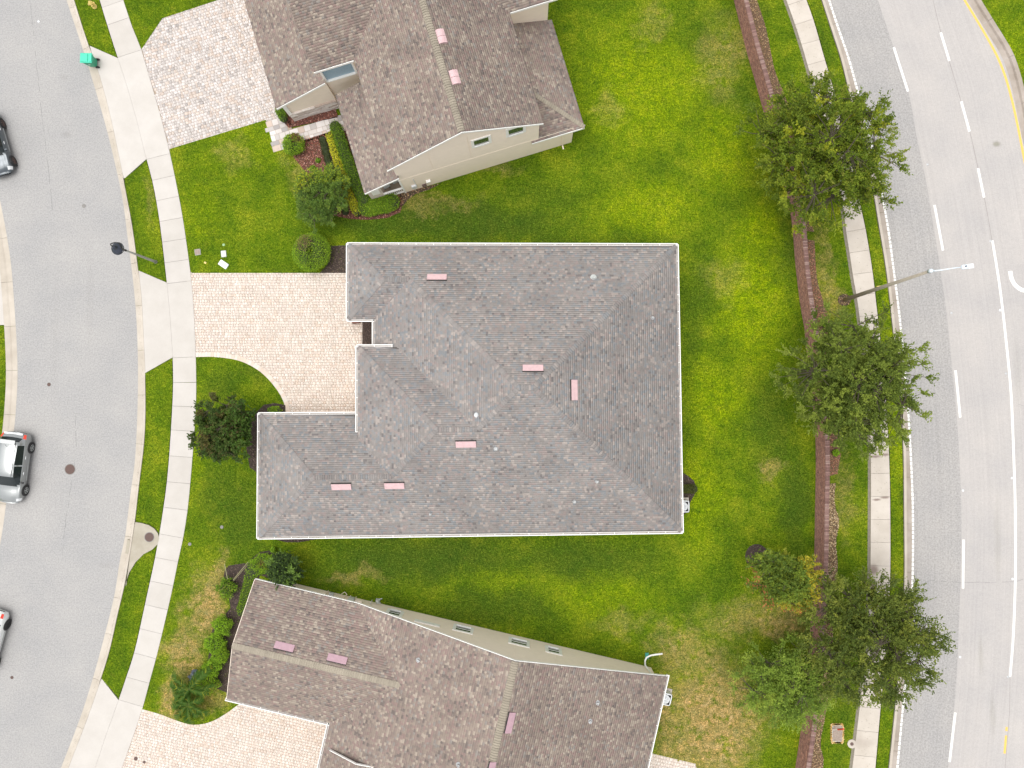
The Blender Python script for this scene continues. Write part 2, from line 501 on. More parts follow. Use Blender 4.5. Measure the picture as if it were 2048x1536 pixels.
M['capbrick'] = simple('cap_brick', (1, 1, 1), .9, attr=True, var=.15, vscale=12)
M['mortar'] = simple('mortar', (.10, .06, .055), .95)
M['glass'] = glass_mat('window_glass', (.045, .06, .05))
M['bluepane'] = simple('pale_blue_obscure_glass', (.27, .40, .50), .35, var=.2, vscale=22, bmp=.5, bscale=30, spec=.7)
M['metal'] = simple('galvanised_steel', (.42, .44, .44), .5, metal=.6, var=.1)
M['conpole'] = simple('concrete_pole', (.38, .335, .27), .85, var=.18, vscale=8)
M['lampgrey'] = simple('lamp_grey_paint', (.60, .66, .72), .4)
M['greypole'] = simple('grey_fluted_pole', (.30, .30, .28), .6, var=.12)
M['navy'] = simple('dark_lamp_enamel', (.028, .035, .055), .38)
M['black'] = simple('black_paint', (.02, .02, .022), .4)
M['iron'] = simple('grey_iron', (.22, .21, .20), .7, var=.2)
M['rust'] = simple('rusty_iron', (.13, .085, .075), .75, metal=.3, var=.25, vscale=25, bmp=.4, bscale=60)
M['bin'] = simple('green_plastic', (.02, .30, .17), .45, var=.06)
M['binlid'] = simple('light_green_plastic', (.05, .52, .36), .42, var=.05)
M['rubber'] = simple('black_rubber', (.018, .018, .019), .75)
M['hyd'] = simple('yellow_hydrant_paint', (.68, .52, .16), .5, var=.08)
M['acwhite'] = simple('ac_casing', (.62, .64, .66), .4)
M['acgrille'] = simple('ac_grille', (.30, .34, .40), .45, metal=.4)
M['boxgrey'] = simple('grey_utility_box', (.45, .47, .46), .5, var=.05)
M['teal'] = simple('teal_plastic', (.03, .24, .20), .5)
M['greenlid'] = simple('faded_green_plastic', (.26, .42, .20), .6)
M['red'] = simple('red_plastic', (.62, .05, .025), .4)
M['stone'] = simple('stacked_stone', (1, 1, 1), .9, attr=True, var=.2, vscale=9)
M['rope'] = simple('stake_rope', (.42, .40, .22), .8)

# ------------------------------------------------------------------ curves measured on the photograph
def cat(pts, step=.5, ext=26.0):
    """Catmull-Rom through ground points, resampled evenly, straight extensions at both ends"""
    P = [Vector((p[0], p[1])) for p in pts]
    if ext:
        a = (P[0] - P[1]).normalized(); b = (P[-1] - P[-2]).normalized()
        P = [P[0] + a * ext] + P + [P[-1] + b * ext]
    Q = []
    for i in range(len(P) - 1):
        p0 = P[max(i - 1, 0)]; p1 = P[i]; p2 = P[i + 1]; p3 = P[min(i + 2, len(P) - 1)]
        if ext and (i == 0 or i == len(P) - 2):
            n = 12
            for k in range(n): Q.append(p1.lerp(p2, k / n))
            continue
        d = (p2 - p1).length
        m1 = (p2 - p0) / max((p2 - p0).length, 1e-6) * d; m2 = (p3 - p1) / max((p3 - p1).length, 1e-6) * d
        n = 8
        for k in range(n):
            s = k / n
            Q.append(p1 * (2 * s**3 - 3 * s**2 + 1) + m1 * (s**3 - 2 * s**2 + s) + p2 * (-2 * s**3 + 3 * s**2) + m2 * (s**3 - s**2))
    Q.append(P[-1])
    Q = np.array([tuple(q) for q in Q])
    s = np.r_[0, np.cumsum(np.hypot(*np.diff(Q, axis=0).T))]
    n = max(2, int(s[-1] / step))
    t = np.linspace(0, s[-1], n + 1)
    return np.c_[np.interp(t, s, Q[:, 0]), np.interp(t, s, Q[:, 1])]

def gpx(lst, z=0.0): return [W2(x, y, z) for x, y in lst]

def resamp(C, n):
    s = np.r_[0, np.cumsum(np.hypot(*np.diff(C, axis=0).T))]
    t = np.linspace(0, s[-1], n)
    return np.c_[np.interp(t, s, C[:, 0]), np.interp(t, s, C[:, 1])]

def offset(C, d):
    T = np.gradient(C, axis=0); T /= np.hypot(T[:, 0], T[:, 1])[:, None]
    return C + np.c_[T[:, 1], -T[:, 0]] * d

def at_y(C, y):
    """index (float) of the point of curve C whose world y is y (curves run north to south)"""
    return float(np.interp(-y, -C[:, 1], np.arange(len(C))))

def ptc(C, i):
    return np.array([np.interp(i, np.arange(len(C)), C[:, 0]), np.interp(i, np.arange(len(C)), C[:, 1])])

def nearest(C, p):
    a = C[:-1]; b = C[1:]; d = b - a
    t = np.clip(((p - a) * d).sum(1) / (d * d).sum(1), 0, 1)
    q = a + d * t[:, None]
    return q[np.argmin(((q - p)**2).sum(1))]

def strip(mb, A, B, z0, z1=None):
    z1 = z0 if z1 is None else z1
    n = len(A); b = len(mb.v)
    s = np.r_[0, np.cumsum(np.hypot(*np.diff(A, axis=0).T))]
    for i in range(n):
        mb.v.append((A[i, 0], A[i, 1], z0)); mb.v.append((B[i, 0], B[i, 1], z1))
        mb.uv.append((s[i], 0)); mb.uv.append((s[i], float(np.hypot(*(B[i] - A[i])))))
    for i in range(n - 1):
        k = b + 2 * i
        mb.f.append([k, k + 2, k + 3, k + 1]); mb.c.append((1, 1, 1))

ST_L = cat(gpx([(-10, 370), (0, 400), (20, 512), (28, 600), (34, 700), (35, 760), (31, 830), (27, 870), (12, 1010), (1, 1085), (-12, 1150)]))
ST_R = cat(gpx([(133, 0), (157, 72), (182, 150), (213, 257), (233, 340), (245, 397), (255, 473), (266, 560), (273, 640), (276, 730), (275, 820), (270, 920), (262, 980), (254, 1045), (250, 1075), (240, 1120), (229, 1190), (206, 1283), (186, 1356), (161, 1434), (122, 1536)]))
CB_R = cat(gpx([(149, 0), (173, 76), (200, 153), (221, 232), (242, 330), (250, 370), (265, 450), (274, 515), (283, 590), (288, 680), (291, 750), (292, 820), (289, 887), (279, 970), (271, 1040), (262, 1100), (250, 1170), (237, 1225), (220, 1301), (203, 1356), (176, 1434), (137, 1536)]))
SW_L = cat(gpx([(200, 0), (213, 43), (232, 103), (253, 167), (273, 237), (292, 312), (305, 360), (317, 423), (325, 483), (331, 535), (337, 590), (342, 650), (346, 715), (347, 770), (345, 820), (341, 885), (335, 960), (327, 1020), (320, 1065), (310, 1120), (297, 1180), (291, 1208), (269, 1306), (251, 1361), (239, 1397), (216, 1461), (191, 1536)]))
SW_R = cat(gpx([(247, 0), (267, 60), (280, 90), (300, 157), (320, 227), (338, 297), (353, 367), (365, 430), (377, 512), (384, 570), (389, 640), (392, 715), (393, 770), (392, 820), (386, 907), (381, 967), (375, 1025), (367, 1075), (357, 1120), (348, 1165), (337, 1215), (314, 1311), (299, 1366), (285, 1418), (261, 1489), (244, 1536)]))
RS_L = cat(gpx([(1572, 0), (1594, 62), (1618, 142), (1630, 193), (1650, 270), (1672, 350), (1687, 421), (1691, 458), (1700, 515), (1706, 556), (1714, 600), (1724, 680), (1733, 760), (1738, 830), (1741, 900), (1741, 1041), (1739, 1181), (1730, 1310), (1719, 1413), (1704, 1536)]))
RS_R = cat(gpx([(1612, 0), (1626, 39), (1648, 116), (1666, 178), (1685, 260), (1706, 345), (1721, 416), (1730, 456), (1743.7, 539), (1752, 610), (1762, 700), (1770, 790), (1777, 900), (1780, 1041), (1779, 1173), (1771, 1300), (1761, 1409), (1750, 1536)]))
CG = cat(gpx([(1642, 0), (1663, 65), (1680.5, 119), (1695, 178), (1718, 270), (1743, 374), (1757, 456), (1771, 542), (1783, 647), (1793, 740), (1800, 820), (1805, 900), (1806.5, 1024), (1807, 1157), (1801, 1290), (1790, 1401), (1776, 1536)]))
WLN = cat(gpx([(1658, 0), (1677.5, 59), (1698, 119), (1712, 170), (1738, 270), (1762, 380), (1776, 456), (1789, 553), (1800, 641), (1809, 740), (1816, 820), (1821, 900), (1825.7, 1024), (1825, 1157), (1820, 1260), (1813, 1335), (1794.6, 1536)]))
SH = cat(gpx([(1756, 0), (1781.5, 77), (1817, 184), (1835, 282), (1851, 356), (1865, 440), (1878, 520), (1893, 624), (1904.5, 739), (1912, 820), (1918, 900), (1923, 1024), (1921, 1157), (1917, 1270), (1912, 1376), (1896, 1536)]))
YL = cat(gpx([(1929, 0), (1951, 36), (1974.7, 76), (1996.6, 117.5), (2012.5, 159), (2024.5, 203), (2034.4, 247), (2046, 306), (2060, 380), (2085, 520), (2110, 700), (2120, 900), (2125, 1100), (2118, 1300), (2100, 1536)]))
CF = cat(gpx([(1949, 0), (1974.7, 42), (1998.6, 80), (2016.5, 111.5), (2030, 150), (2042, 199), (2052, 250), (2064, 306), (2078, 380), (2103, 520), (2128, 700), (2138, 900), (2143, 1100), (2136, 1300), (2118, 1536)]))
CBK = offset(CF, -.28)

# ------------------------------------------------------------------ ground, roads
g = MB(); g.prism([(-260, -260), (260, -260), (260, 260), (-260, 260)], -.06, -.05, side=False)
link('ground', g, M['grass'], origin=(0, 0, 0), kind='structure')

def strip_obj(name, A, B, z, mat, n=160, **kw):
    mb = MB(); strip(mb, resamp(A, n), resamp(B, n), z)
    return link(name, mb, mat, origin=(0, 0, 0), **kw)

street = strip_obj('street', ST_L, ST_R, 0, M['street'], kind='structure')
avenue = thing('avenue', kind='structure')
mb = MB(); strip(mb, resamp(offset(WLN, .05), 200), resamp(SH, 200), 0.0); link('shoulder_lane', mb, M['shoulder'], avenue)
mb = MB(); strip(mb, resamp(SH, 200), resamp(CF, 200), 0.0); link('carriageway', mb, M['avenue'], avenue)

# road markings
def painted(name, poly, mat, parent, z=.005):
    mb = MB(); mb.prism(poly, z - .003, z); return link(name, mb, mat, parent)

def ribbon(C, wd, i0, i1, n=10):
    L = [ptc(C, i) for i in np.linspace(i0, i1, n)]
    L = np.array(L); A = offset(L, wd / 2); B = offset(L, -wd / 2)
    return [tuple(p) for p in A] + [tuple(p) for p in B[::-1]]

for a, b in (((1787.5, 94.5), (1816, 183)), ((1869, 410), (1886, 501)), ((1911, 740.5), (1920.5, 835)), ((1927, 1079), (1926, 1177)), ((1910.6, 1425), (1899, 1524)), ((1881.5, 65), (1898.7, 122)), ((1922.5, 203), (1939, 263)), ((1956, 336.5), (1968, 395))):
    A = np.array([W2(*a), W2(*b)])
    painted('lane_dash', ribbon(A, .16, 0, 1, 2), M['white_paint'], avenue)
SL = cat(gpx([(1984.7, 481), (1999, 570), (2011, 671), (2022, 786), (2027, 900), (2030.6, 1024), (2030.6, 1157), (2026.5, 1273), (2020, 1353)]), ext=0)
painted('solid_line', ribbon(SL, .16, 0, len(SL) - 1, 40), M['white_paint'], avenue)
mb = MB()
s = np.r_[0, np.cumsum(np.hypot(*np.diff(WLN, axis=0).T))]
x = 0.0; rr = random.Random(3)
while x < s[-1] - .3:
    L = rr.uniform(.2, .28)
    i0, i1 = np.interp([x, x + L], s, np.arange(len(s)))
    mb.prism(ribbon(WLN, .135 + rr.uniform(-.012, .012), i0, i1, 2), .002, .006); x += L + .05
link('edge_line', mb, M['white_paint'], avenue)
mb = MB(); s = np.r_[0, np.cumsum(np.hypot(*np.diff(YL, axis=0).T))]; x = 0
while x < s[-1] - .3:
    i0, i1 = np.interp([x, x + .3], s, np.arange(len(s)))
    mb.prism(ribbon(YL, .15, i0, i1, 2), .002, .006); x += .305
link('yellow_edge_line', mb, M['yellow_paint'], avenue)
# turn arrow, most of it beyond the right edge of the view
AR = cat(gpx([(2020.4, 542), (2022.7, 556), (2031, 571), (2048, 581), (2064, 576), (2074, 562), (2077, 540)]), ext=0, step=.1)
painted('turn_arrow_stroke', ribbon(AR, .27, 0, len(AR) - 1, 24), M['white_paint'], avenue)
painted('turn_arrow_head', [W2(2065, 541), W2(2089, 539), W2(2076, 512)], M['white_paint'], avenue)
for (a, b, wd) in (((2013.5, 1454), (2012.7, 1462), .14), ((2012.2, 1471), (2009, 1507), .14)):
    painted('faded_yellow_mark', ribbon(np.array([W2(*a), W2(*b)]), wd, 0, 1, 2), M['yellow_paint'], avenue)
# joint crack along the second lane
mb = MB(); CR = cat(gpx([(1866, 0), (1881, 62), (1899, 124), (1922, 203), (1940, 265), (1956, 336), (1969, 397), (1984, 480)]), ext=0, step=.4)
for i in range(len(CR) - 1):
    mb.prism(ribbon(CR, .025 + .015 * rr.random(), i, i + .97, 2), .001, .0035)
CR = cat(gpx([(2020, 1356), (2019, 1420), (2013, 1500), (2010, 1540)]), ext=0, step=.4)
for i in range(len(CR) - 1): mb.prism(ribbon(CR, .025, i, i + .97, 2), .001, .0035)
link('pavement_seam', mb, simple('tar_seam', (.27, .25, .24), .8), avenue)
mb = MB()
for pts in ([(60, 0), (70, 100), (86, 250), (96, 330), (105, 420)], [(150, 830), (152, 900), (140, 985), (131, 1045), (124, 1110)], [(1860, 1160), (1900, 1164), (1960, 1165), (2030, 1163), (2047, 1158)], [(1990, 812), (2020, 805), (2048, 812)]):
    C2 = cat(gpx(pts), ext=0, step=.35)
    for i in range(len(C2) - 1):
        if rr.random() < .8: mb.prism(ribbon(C2 + np.array([[rr.uniform(-.02, .02), rr.uniform(-.02, .02)]]), .012 + .014 * rr.random(), i, i + .95, 2), .001, .0035)
link('crack_lines', mb, simple('hairline_crack', (.2, .2, .2), .9), origin=(0, 0, 0), kind='structure')

# ------------------------------------------------------------------ kerbs
def curb_run(name, E, B, joints, prof_hi, prof_lo=None, low=(), mat=None, wrap=None):
    root = thing(name, kind='structure')
    joints = sorted(joints)
    for k in range(len(joints) - 1):
        y0, y1 = joints[k], joints[k + 1]
        n = 7
        pa = []
        for q in range(n):
            yy = y0 + (y1 - y0) * q / (n - 1)
            if q == 0: yy += .25
            if q == n - 1: yy -= .25
            wy = W2(0, yy)[1] if False else -(yy - 807) / 30.0
            a = ptc(E, at_y(E, wy)); b = nearest(B, a); pa.append((a, b, yy))
        V = []; m = None
        for a, b, yy in pa:
            lo = any(l0 <= yy <= l1 for l0, l1 in low)
            pr = prof_lo if lo else prof_hi
            m = len(pr)
            for (f, z) in pr:
                p = a + (b - a) * f; V.append((p[0], p[1], z))
        mb = MB(); Fs = []
        for i in range(len(pa) - 1):
            for j in range(m - 1):
                k0 = i * m + j; Fs.append((k0, k0 + m, k0 + m + 1, k0 + 1))
        Fs.append(tuple(range(m))); Fs.append(tuple(reversed(range((len(pa) - 1) * m, len(pa) * m))))
        mb.add(V, Fs)
        link('curb_segment', mb, mat[1] if (mat[2] and mat[2][0] <= (y0 + y1) / 2 <= mat[2][1]) else mat[0], root)
    return root

HI = [(0, -.05), (0, .004), (.45, -.012), (.62, .0), (.78, .085), (1.0, .095), (1.0, -.05)]
LO = [(0, -.05), (0, .004), (.45, -.012), (.62, .0), (.85, .03), (1.0, .04), (1.0, -.05)]
jl = [-260, -170, -80, 0, 85, 168, 256, 343, 435, 524, 610, 700, 790, 888, 970, 1073, 1195, 1267, 1356, 1452, 1540, 1640, 1740]
curb_run('street_kerb', ST_R, CB_R, jl, HI, LO, [(88, 352), (548, 748), (1362, 1800)], (M['curb'], M['curb2'], None))
LB = offset(ST_L, -.0)
ST_LB = offset(ST_L, .75)
curb_run('far_street_kerb', ST_L, ST_LB, [200, 290, 380, 470, 560, 650, 740, 830, 920, 1010, 1100, 1190, 1300], [(0, -.05), (0, .004), (.45, -.012), (.6, .03), (1.0, .06), (1.0, -.05)], None, (), (M['curb'], M['curb'], None))
AE = offset(WLN, .06)
curb_run('avenue_kerb', AE, CG, [-240, -145, -50, 43, 137, 235, 330, 425, 497, 535, 601, 700, 800, 900, 953, 1045, 1140, 1235, 1330, 1471, 1490, 1560, 1660], [(0, -.05), (0, .002), (.05, .004), (.66, -.01), (.72, .12), (.98, .13), (1.0, -.05)], None, (), (M['curb2'], M['curb2'], None))
mb = MB(); strip(mb, resamp(offset(CG, .0), 200), resamp(offset(CG, -.17), 200), .134); link('kerb_top', mb, M['curb'], origin=(0, 0, 0), kind='structure')
CGi = offset(CF, .42)
curb_run('median_kerb', CGi, CBK, [-200, -120, -40, 48, 120, 210, 290, 380, 480, 580, 700, 850, 1000, 1200, 1400, 1600], [(0, -.05), (0, .006), (.52, .0), (.62, .13), (1.0, .14), (1.0, -.05)], None, (), (M['curb2'], M['curb2'], None))

# ------------------------------------------------------------------ pavements
def slabs(name, A, B, joints, z, mat, gap=.008):
    root = thing(name, kind='structure')
    for k in range(len(joints) - 1):
        y0, y1 = joints[k], joints[k + 1]
        i0 = at_y(A, -(y0 - 807) / 30); i1 = at_y(A, -(y1 - 807) / 30)
        e = gap / max(.1, abs(y1 - y0) / 30) * (i1 - i0)
        n = max(3, int(abs(y1 - y0) / 14))
        La = [ptc(A, i) for i in np.linspace(i0 + e, i1 - e, n)]
        Lb = [nearest(B, p) for p in La]
        mb = MB(); mb.prism([tuple(p) for p in La] + [tuple(p) for p in Lb[::-1]], -.04, z + rr.uniform(-.004, .004))
        link('concrete_slab', mb, mat, root)
    return root
slabs('street_sidewalk', SW_L, SW_R, [-240, -190, -140, -92, -45, 0, 36, 103, 312, 355, 397, 439, 481, 523, 565, 715, 765, 812, 860, 912, 964, 1015, 1068, 1115, 1162, 1209, 1257, 1305, 1353, 1398, 1545, 1600, 1650], .055, M['walk'])
slabs('avenue_sidewalk', RS_L, RS_R, [-220, -175, -130, -85, -38, 6, 46, 86, 128, 169, 210, 252, 294, 336, 378, 420, 465, 507, 550, 591, 634, 678, 722, 767, 812, 857, 901, 945.5, 991, 1036, 1081, 1127, 1171, 1217, 1264, 1310, 1357, 1403, 1449, 1497, 1545, 1595, 1640], .055, M['walk2'])
mb = MB(); strip(mb, resamp(offset(RS_L, .22), 180), resamp(offset(RS_L, -.05), 180), .03)
link('sediment_edge', mb, simple('grey_sediment', (.20, .18, .14), .95, var=.25, vscale=5), origin=(0, 0, 0), kind='structure')

def apron(pts, z=.045):
    mb = MB(); mb.prism([tuple(p) for p in pts], -.04, z); return mb
aprons = thing('driveway_apron', kind='structure')
def seg(C, y0, y1, n=12, off=0.0):
    D = offset(C, off) if off else C
    return [tuple(ptc(D, i)) for i in np.linspace(at_y(D, -(y0 - 807) / 30), at_y(D, -(y1 - 807) / 30), n)]
link('concrete_slab', apron([W2(180, 92)] + seg(SW_L, 104, 311, 12, .012) + [W2(251, 356)] + seg(CB_R, 350, 95, 12, -.012)), M['walk'], aprons)
link('concrete_slab', apron([W2(277, 541)] + seg(SW_L, 563, 714, 12, .012) + [W2(289, 747)] + seg(CB_R, 742, 546, 12, -.012)), M['walk'], aprons)
link('concrete_slab', apron([W2(204, 1357)] + seg(SW_L, 1399, 1545, 12, .012) + seg(CB_R, 1545, 1362, 12, -.012)), M['walk'], aprons)
far = thing('far_driveway', kind='structure')
mb = MB(); mb.prism([W2(-60, 380)] + seg(ST_LB, 380, 648, 12, .01) + [W2(-60, 650)], -.04, .05); link('concrete_slab', mb, M['walk'], far)
mb = MB(); mb.prism([W2(-60, 985)] + seg(ST_LB, 985, 1200, 12, .01) + [W2(-60, 1200)], -.04, .05); link('concrete_slab', mb, M['walk'], far)

# ------------------------------------------------------------------ lawns
def pip(P, poly):
    x, y = P[:, 0], P[:, 1]; ins = np.zeros(len(P), bool); n = len(poly); j = n - 1
    for i in range(n):
        xi, yi = poly[i]; xj, yj = poly[j]
        c = ((yi > y) != (yj > y)) & (x < (xj - xi) * (y - yi) / (yj - yi + 1e-12) + xi)
        ins ^= c; j = i
    return ins

WBASE = cat(gpx([(1467, 0), (1493, 104), (1514, 178), (1535, 255), (1558, 340), (1581, 430), (1591, 536), (1601, 617), (1608, 655), (1612, 700), (1620, 756), (1627, 830), (1631, 900), (1629.5, 1024), (1628, 1107), (1622, 1220), (1615, 1330), (1605, 1432), (1590, 1536)]), step=.5, ext=12)
LAWNS = []
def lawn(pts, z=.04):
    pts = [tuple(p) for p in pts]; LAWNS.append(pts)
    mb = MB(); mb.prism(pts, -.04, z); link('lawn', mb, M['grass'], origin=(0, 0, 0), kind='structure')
o1 = .05
lawn(seg(CB_R, -240, 84, 14, -.01) + [W2(180, 91.5)] + seg(SW_L, 102.5, -240, 14, o1))
lawn([W2(251, 356)] + seg(CB_R, 362, 540, 14, -.01) + [W2(280, 542), W2(332, 563)] + seg(SW_L, 560, 316, 20, o1))
lawn([W2(289, 747)] + seg(CB_R, 752, 1040, 20, -.01) + [W2(290, 1046), W2(307, 1050), W2(317, 1062)] + seg(SW_L, 1058, 722, 24, o1))
lawn([W2(307, 1101), W2(290, 1107), W2(276, 1120), W2(262, 1142)] + seg(CB_R, 1175, 1350, 16, -.01) + [W2(204, 1357), W2(238, 1395)] + seg(SW_L, 1390, 1098, 20, o1))
lawn([W2(-60, 650)] + [W2(0, 650)] + seg(ST_LB, 652, 985, 20, .02) + [W2(-60, 985)])
# north lawn beside the first driveway
lawn(seg(SW_R, -240, 86, 12, -.01) + [W2(325, 37), W2(437, 0), W2(560, -40), W2(640, -230)])
D2C = cat(gpx([(392, 714), (430, 714), (480, 722), (520, 743), (550, 774), (568, 805), (572, 830)]), ext=0, step=.3)
D3C = cat(gpx([(285, 1418), (320, 1428), (352, 1440), (385, 1449), (420, 1444), (452, 1427), (478, 1408)]), ext=0, step=.3)
big = [W2(384, 546)] + seg(SW_R, 540, 300, 16, -.01) + [W2(340, 298), W2(532, 240), W2(551, 297), W2(566, 292), W2(674, 261), W2(740, 300), W2(640, -230)]
big += [tuple(p) for p in WBASE[:: 3] if p[1] < 33] + [W2(1585, 1700), W2(1350, 1700), W2(1392, 1531), W2(1300, 1508), W2(900, 1450), W2(560, 1380)]
big += [tuple(p) for p in D3C[::-1]] + seg(SW_R, 1415, 718, 40, -.01) + [tuple(p) for p in D2C] + [W2(640, 860), W2(800, 860), W2(800, 546)]
lawn(big)
lawn([tuple(p) for p in WBASE if abs(p[1]) < 36] + seg(RS_L, 1640, -200, 90, .2))
lawn(seg(RS_R, -200, 1640, 90, -.06) + seg(CG, 1640, -200, 90, .02))
lawn(seg(CBK, -160, 1500, 50, -.01) + [(60, -24), (60, 34)], z=.12)

# grass blades (nobody could count them)
def tufts(name, polys, excl, dens, z, hgt=(.03, .075), label=None, xr=(-36.5, 34), yr=(-25.5, 28.5)):
    n = int((xr[1] - xr[0]) * (yr[1] - yr[0]) * dens * .8)
    P = np.c_[rg.uniform(*xr, n), rg.uniform(*yr, n)]
    k = np.zeros(n, bool)
    for p in polys: k |= pip(P, p)
    for p in excl: k &= ~pip(P, p)
    P = P[k]; n = len(P); nb = 3
    P = np.repeat(P, nb, axis=0); N = len(P)
    a = rg.uniform(0, 2 * np.pi, N); le = rg.uniform(hgt[0], hgt[1], N); h = rg.uniform(.6, 1.0, N) * le * .55; wd = rg.uniform(.008, .02, N)
    base = np.c_[P + rg.normal(0, .025, (N, 2)), np.full(N, z)]
    d = np.c_[np.cos(a), np.sin(a), np.zeros(N)]; s = np.c_[-np.sin(a), np.cos(a), np.zeros(N)]
    V = np.empty((N, 3, 3))
    V[:, 0] = base - s * wd[:, None]; V[:, 1] = base + s * wd[:, None]; V[:, 2] = base + d * le[:, None] + np.c_[np.zeros((N, 2)), h]
    T = np.arange(N * 3).reshape(N, 3)
    g = rg.choice([.5, .8, 1.1, 1.5, 2.0], N, p=[.2, .25, .25, .2, .1])
    C = np.c_[g * rg.uniform(.9, 1.15, N), g, g * .9]
    nplink(name, V.reshape(-1, 3), T, C, M['blade'], kind='stuff', label=label, cat='grass')
H2FOOT = [(-16.4, -8), (9.3, -7.7), (9.3, 9.7), (-10.8, 9.7), (-10.8, 5.7), (-10.1, 3.3), (-10.1, -.9), (-16.4, -.9)]
H1FOOT = [W2(790, 385), W2(1140, 280), W2(1090, 50), W2(1100, -60), W2(560, -60), W2(640, 150)]
H3FOOT = [W2(578, 1170), W2(1280, 1335), W2(1240, 1560), W2(640, 1560), W2(640, 1430), W2(500, 1390), W2(530, 1180)]
tufts('grass_blades', LAWNS[:10], [H1FOOT, H2FOOT, H3FOOT], 75, .038, label='short green and yellowing turf blades across all the lawns')

# ------------------------------------------------------------------ pavers
def pavers(name, poly, ang, row, widths, pal, wts, parent, z=.02, size_each=False):
    c, s_ = math.cos(ang), math.sin(ang)
    P = np.array(poly); Q = np.c_[P[:, 0] * c + P[:, 1] * s_, -P[:, 0] * s_ + P[:, 1] * c]
    x0, y0 = Q.min(0) - .3; x1, y1 = Q.max(0) + .3
    V = []; F = []; C = []
    y = y0; r = random.Random(5)
    quads = []
    while y < y1:
        x = x0 - r.random() * .3
        while x < x1:
            wd = r.choice(widths)
            if r.random() < .18 and row > .15 and wd < .18: quads.append((x, y, wd, row / 2)); quads.append((x, y + row / 2, wd, row / 2))
            else: quads.append((x, y, wd, row))
            x += wd
        y += row
    A = np.array(quads); ctr = np.c_[A[:, 0] + A[:, 2] / 2, A[:, 1] + A[:, 3] / 2]
    cw = np.c_[ctr[:, 0] * c - ctr[:, 1] * s_, ctr[:, 0] * s_ + ctr[:, 1] * c]
    keep = pip(cw, poly); A = A[keep]; N = len(A); gp = .006
    V = np.empty((N, 8, 3)); zz = z + rg.uniform(-.003, .003, N)
    for i, (a, b) in enumerate(((0, 0), (1, 0), (1, 1), (0, 1))):
        X = A[:, 0] + np.where(a, A[:, 2] - gp, gp); Y = A[:, 1] + np.where(b, A[:, 3] - gp, gp)
        V[:, i, 0] = X * c - Y * s_; V[:, i, 1] = X * s_ + Y * c; V[:, i, 2] = zz
        V[:, i + 4] = V[:, i]; V[:, i + 4, 2] = z - .03
    b = np.arange(N)[:, None] * 8
    Q = np.concatenate([b + np.array([[0, 1, 2, 3]]), b + np.array([[0, 4, 5, 1]]), b + np.array([[1, 5, 6, 2]]), b + np.array([[2, 6, 7, 3]]), b + np.array([[3, 7, 4, 0]])])
    pal = np.array(pal); ci = rg.choice(len(pal), N, p=np.array(wts) / sum(wts))
    mp = (pal * (np.array(wts) / sum(wts))[:, None]).sum(0)
    col_ = (pal[ci] * .72 + mp * .28) * rg.uniform(.94, 1.06, (N, 1))
    nplink(name, V.reshape(-1, 3), Q, np.tile(col_, (5, 1)), M['paver'], parent=parent, kind='stuff')
    mb = MB(); mb.prism([tuple(p) for p in poly], -.04, z - .012); link('sand_bed', mb, M['sand'], parent)

PAL_T = [(0.659, 0.582, 0.516), (0.638, 0.541, 0.473), (0.682, 0.622, 0.567), (0.615, 0.496, 0.412), (0.57, 0.467, 0.4), (0.654, 0.565, 0.51)]
PAL_G = [(.58, .535, .515), (.47, .435, .42), (.34, .315, .31), (.60, .51, .45), (.64, .60, .585), (.53, .43, .37)]
HRZ1 = math.radians(16.7); HRZ3 = math.radians(-12.9)
dw1 = thing('northern_driveway', kind='structure')
p1 = [W2(276, 84), W2(325, 34), W2(437, -4), W2(560, -60), W2(640, 100), W2(620, 214), W2(580, 250), W2(536, 245), W2(338, 304), W2(318, 220), W2(298, 150)]
pavers('driveway_pavers', p1, HRZ1, .2, [.1, .14, .2, .2, .28], PAL_G, [4, 2.4, .9, 2, 4, 1.4], dw1)
dw2 = thing('central_driveway', kind='structure')
p2 = [W2(375, 540), W2(720, 540), W2(760, 600), W2(760, 860), W2(575, 860)] + [tuple(p) for p in (D2C[::-1] + np.array([-.1, .1]))][:-1] + [W2(388, 716)]
p2 = [W2(375, 542), W2(790, 542), W2(790, 860), W2(560, 860), W2(545, 790), W2(500, 745), W2(440, 722), W2(385, 722)]
p2 = [W2(375, 542), W2(790, 542), W2(790, 860), W2(570, 860), W2(566, 830), W2(562, 808), W2(545, 779), W2(516, 749), W2(478, 728), W2(430, 720), W2(386, 720)]
p2 = [W2(375, 542), W2(790, 542), W2(790, 860), W2(380, 860), W2(380, 700)]
p2 = [W2(375, 542), W2(790, 542), W2(790, 860)] + [tuple(p) for p in offset(D2C, .25)[::-1]] + [W2(386, 724)]
pavers('driveway_pavers', p2, 0.0, .185, [.09, .13, .18, .2, .26], PAL_T, [4, 3, 3.4, 1.2, .5, 3.2], dw2)
dw3 = thing('southern_driveway', kind='structure')
p3 = [W2(283, 1410), W2(660, 1375), W2(690, 1600), W2(225, 1600), W2(240, 1540), W2(262, 1485)]
p3 = [W2(280, 1425)] + [tuple(p) for p in offset(D3C, -.2)] + [W2(560, 1370), W2(700, 1400), W2(700, 1640), W2(210, 1640), W2(240, 1540)]
pavers('driveway_pavers', p3, HRZ3, .185, [.09, .13, .18, .2, .26], PAL_T, [4, 3, 3.2, 1.4, .6, 3], dw3)
pat = thing('patio', kind='structure')
pavers('patio_pavers', [W2(1280, 1500), W2(1300, 1507), W2(1393, 1530), W2(1380, 1640), W2(1250, 1640)], HRZ3, .215, [.11, .15, .2, .22], PAL_T, [4, 2, 4, .3, .3, 2], pat, z=.05)
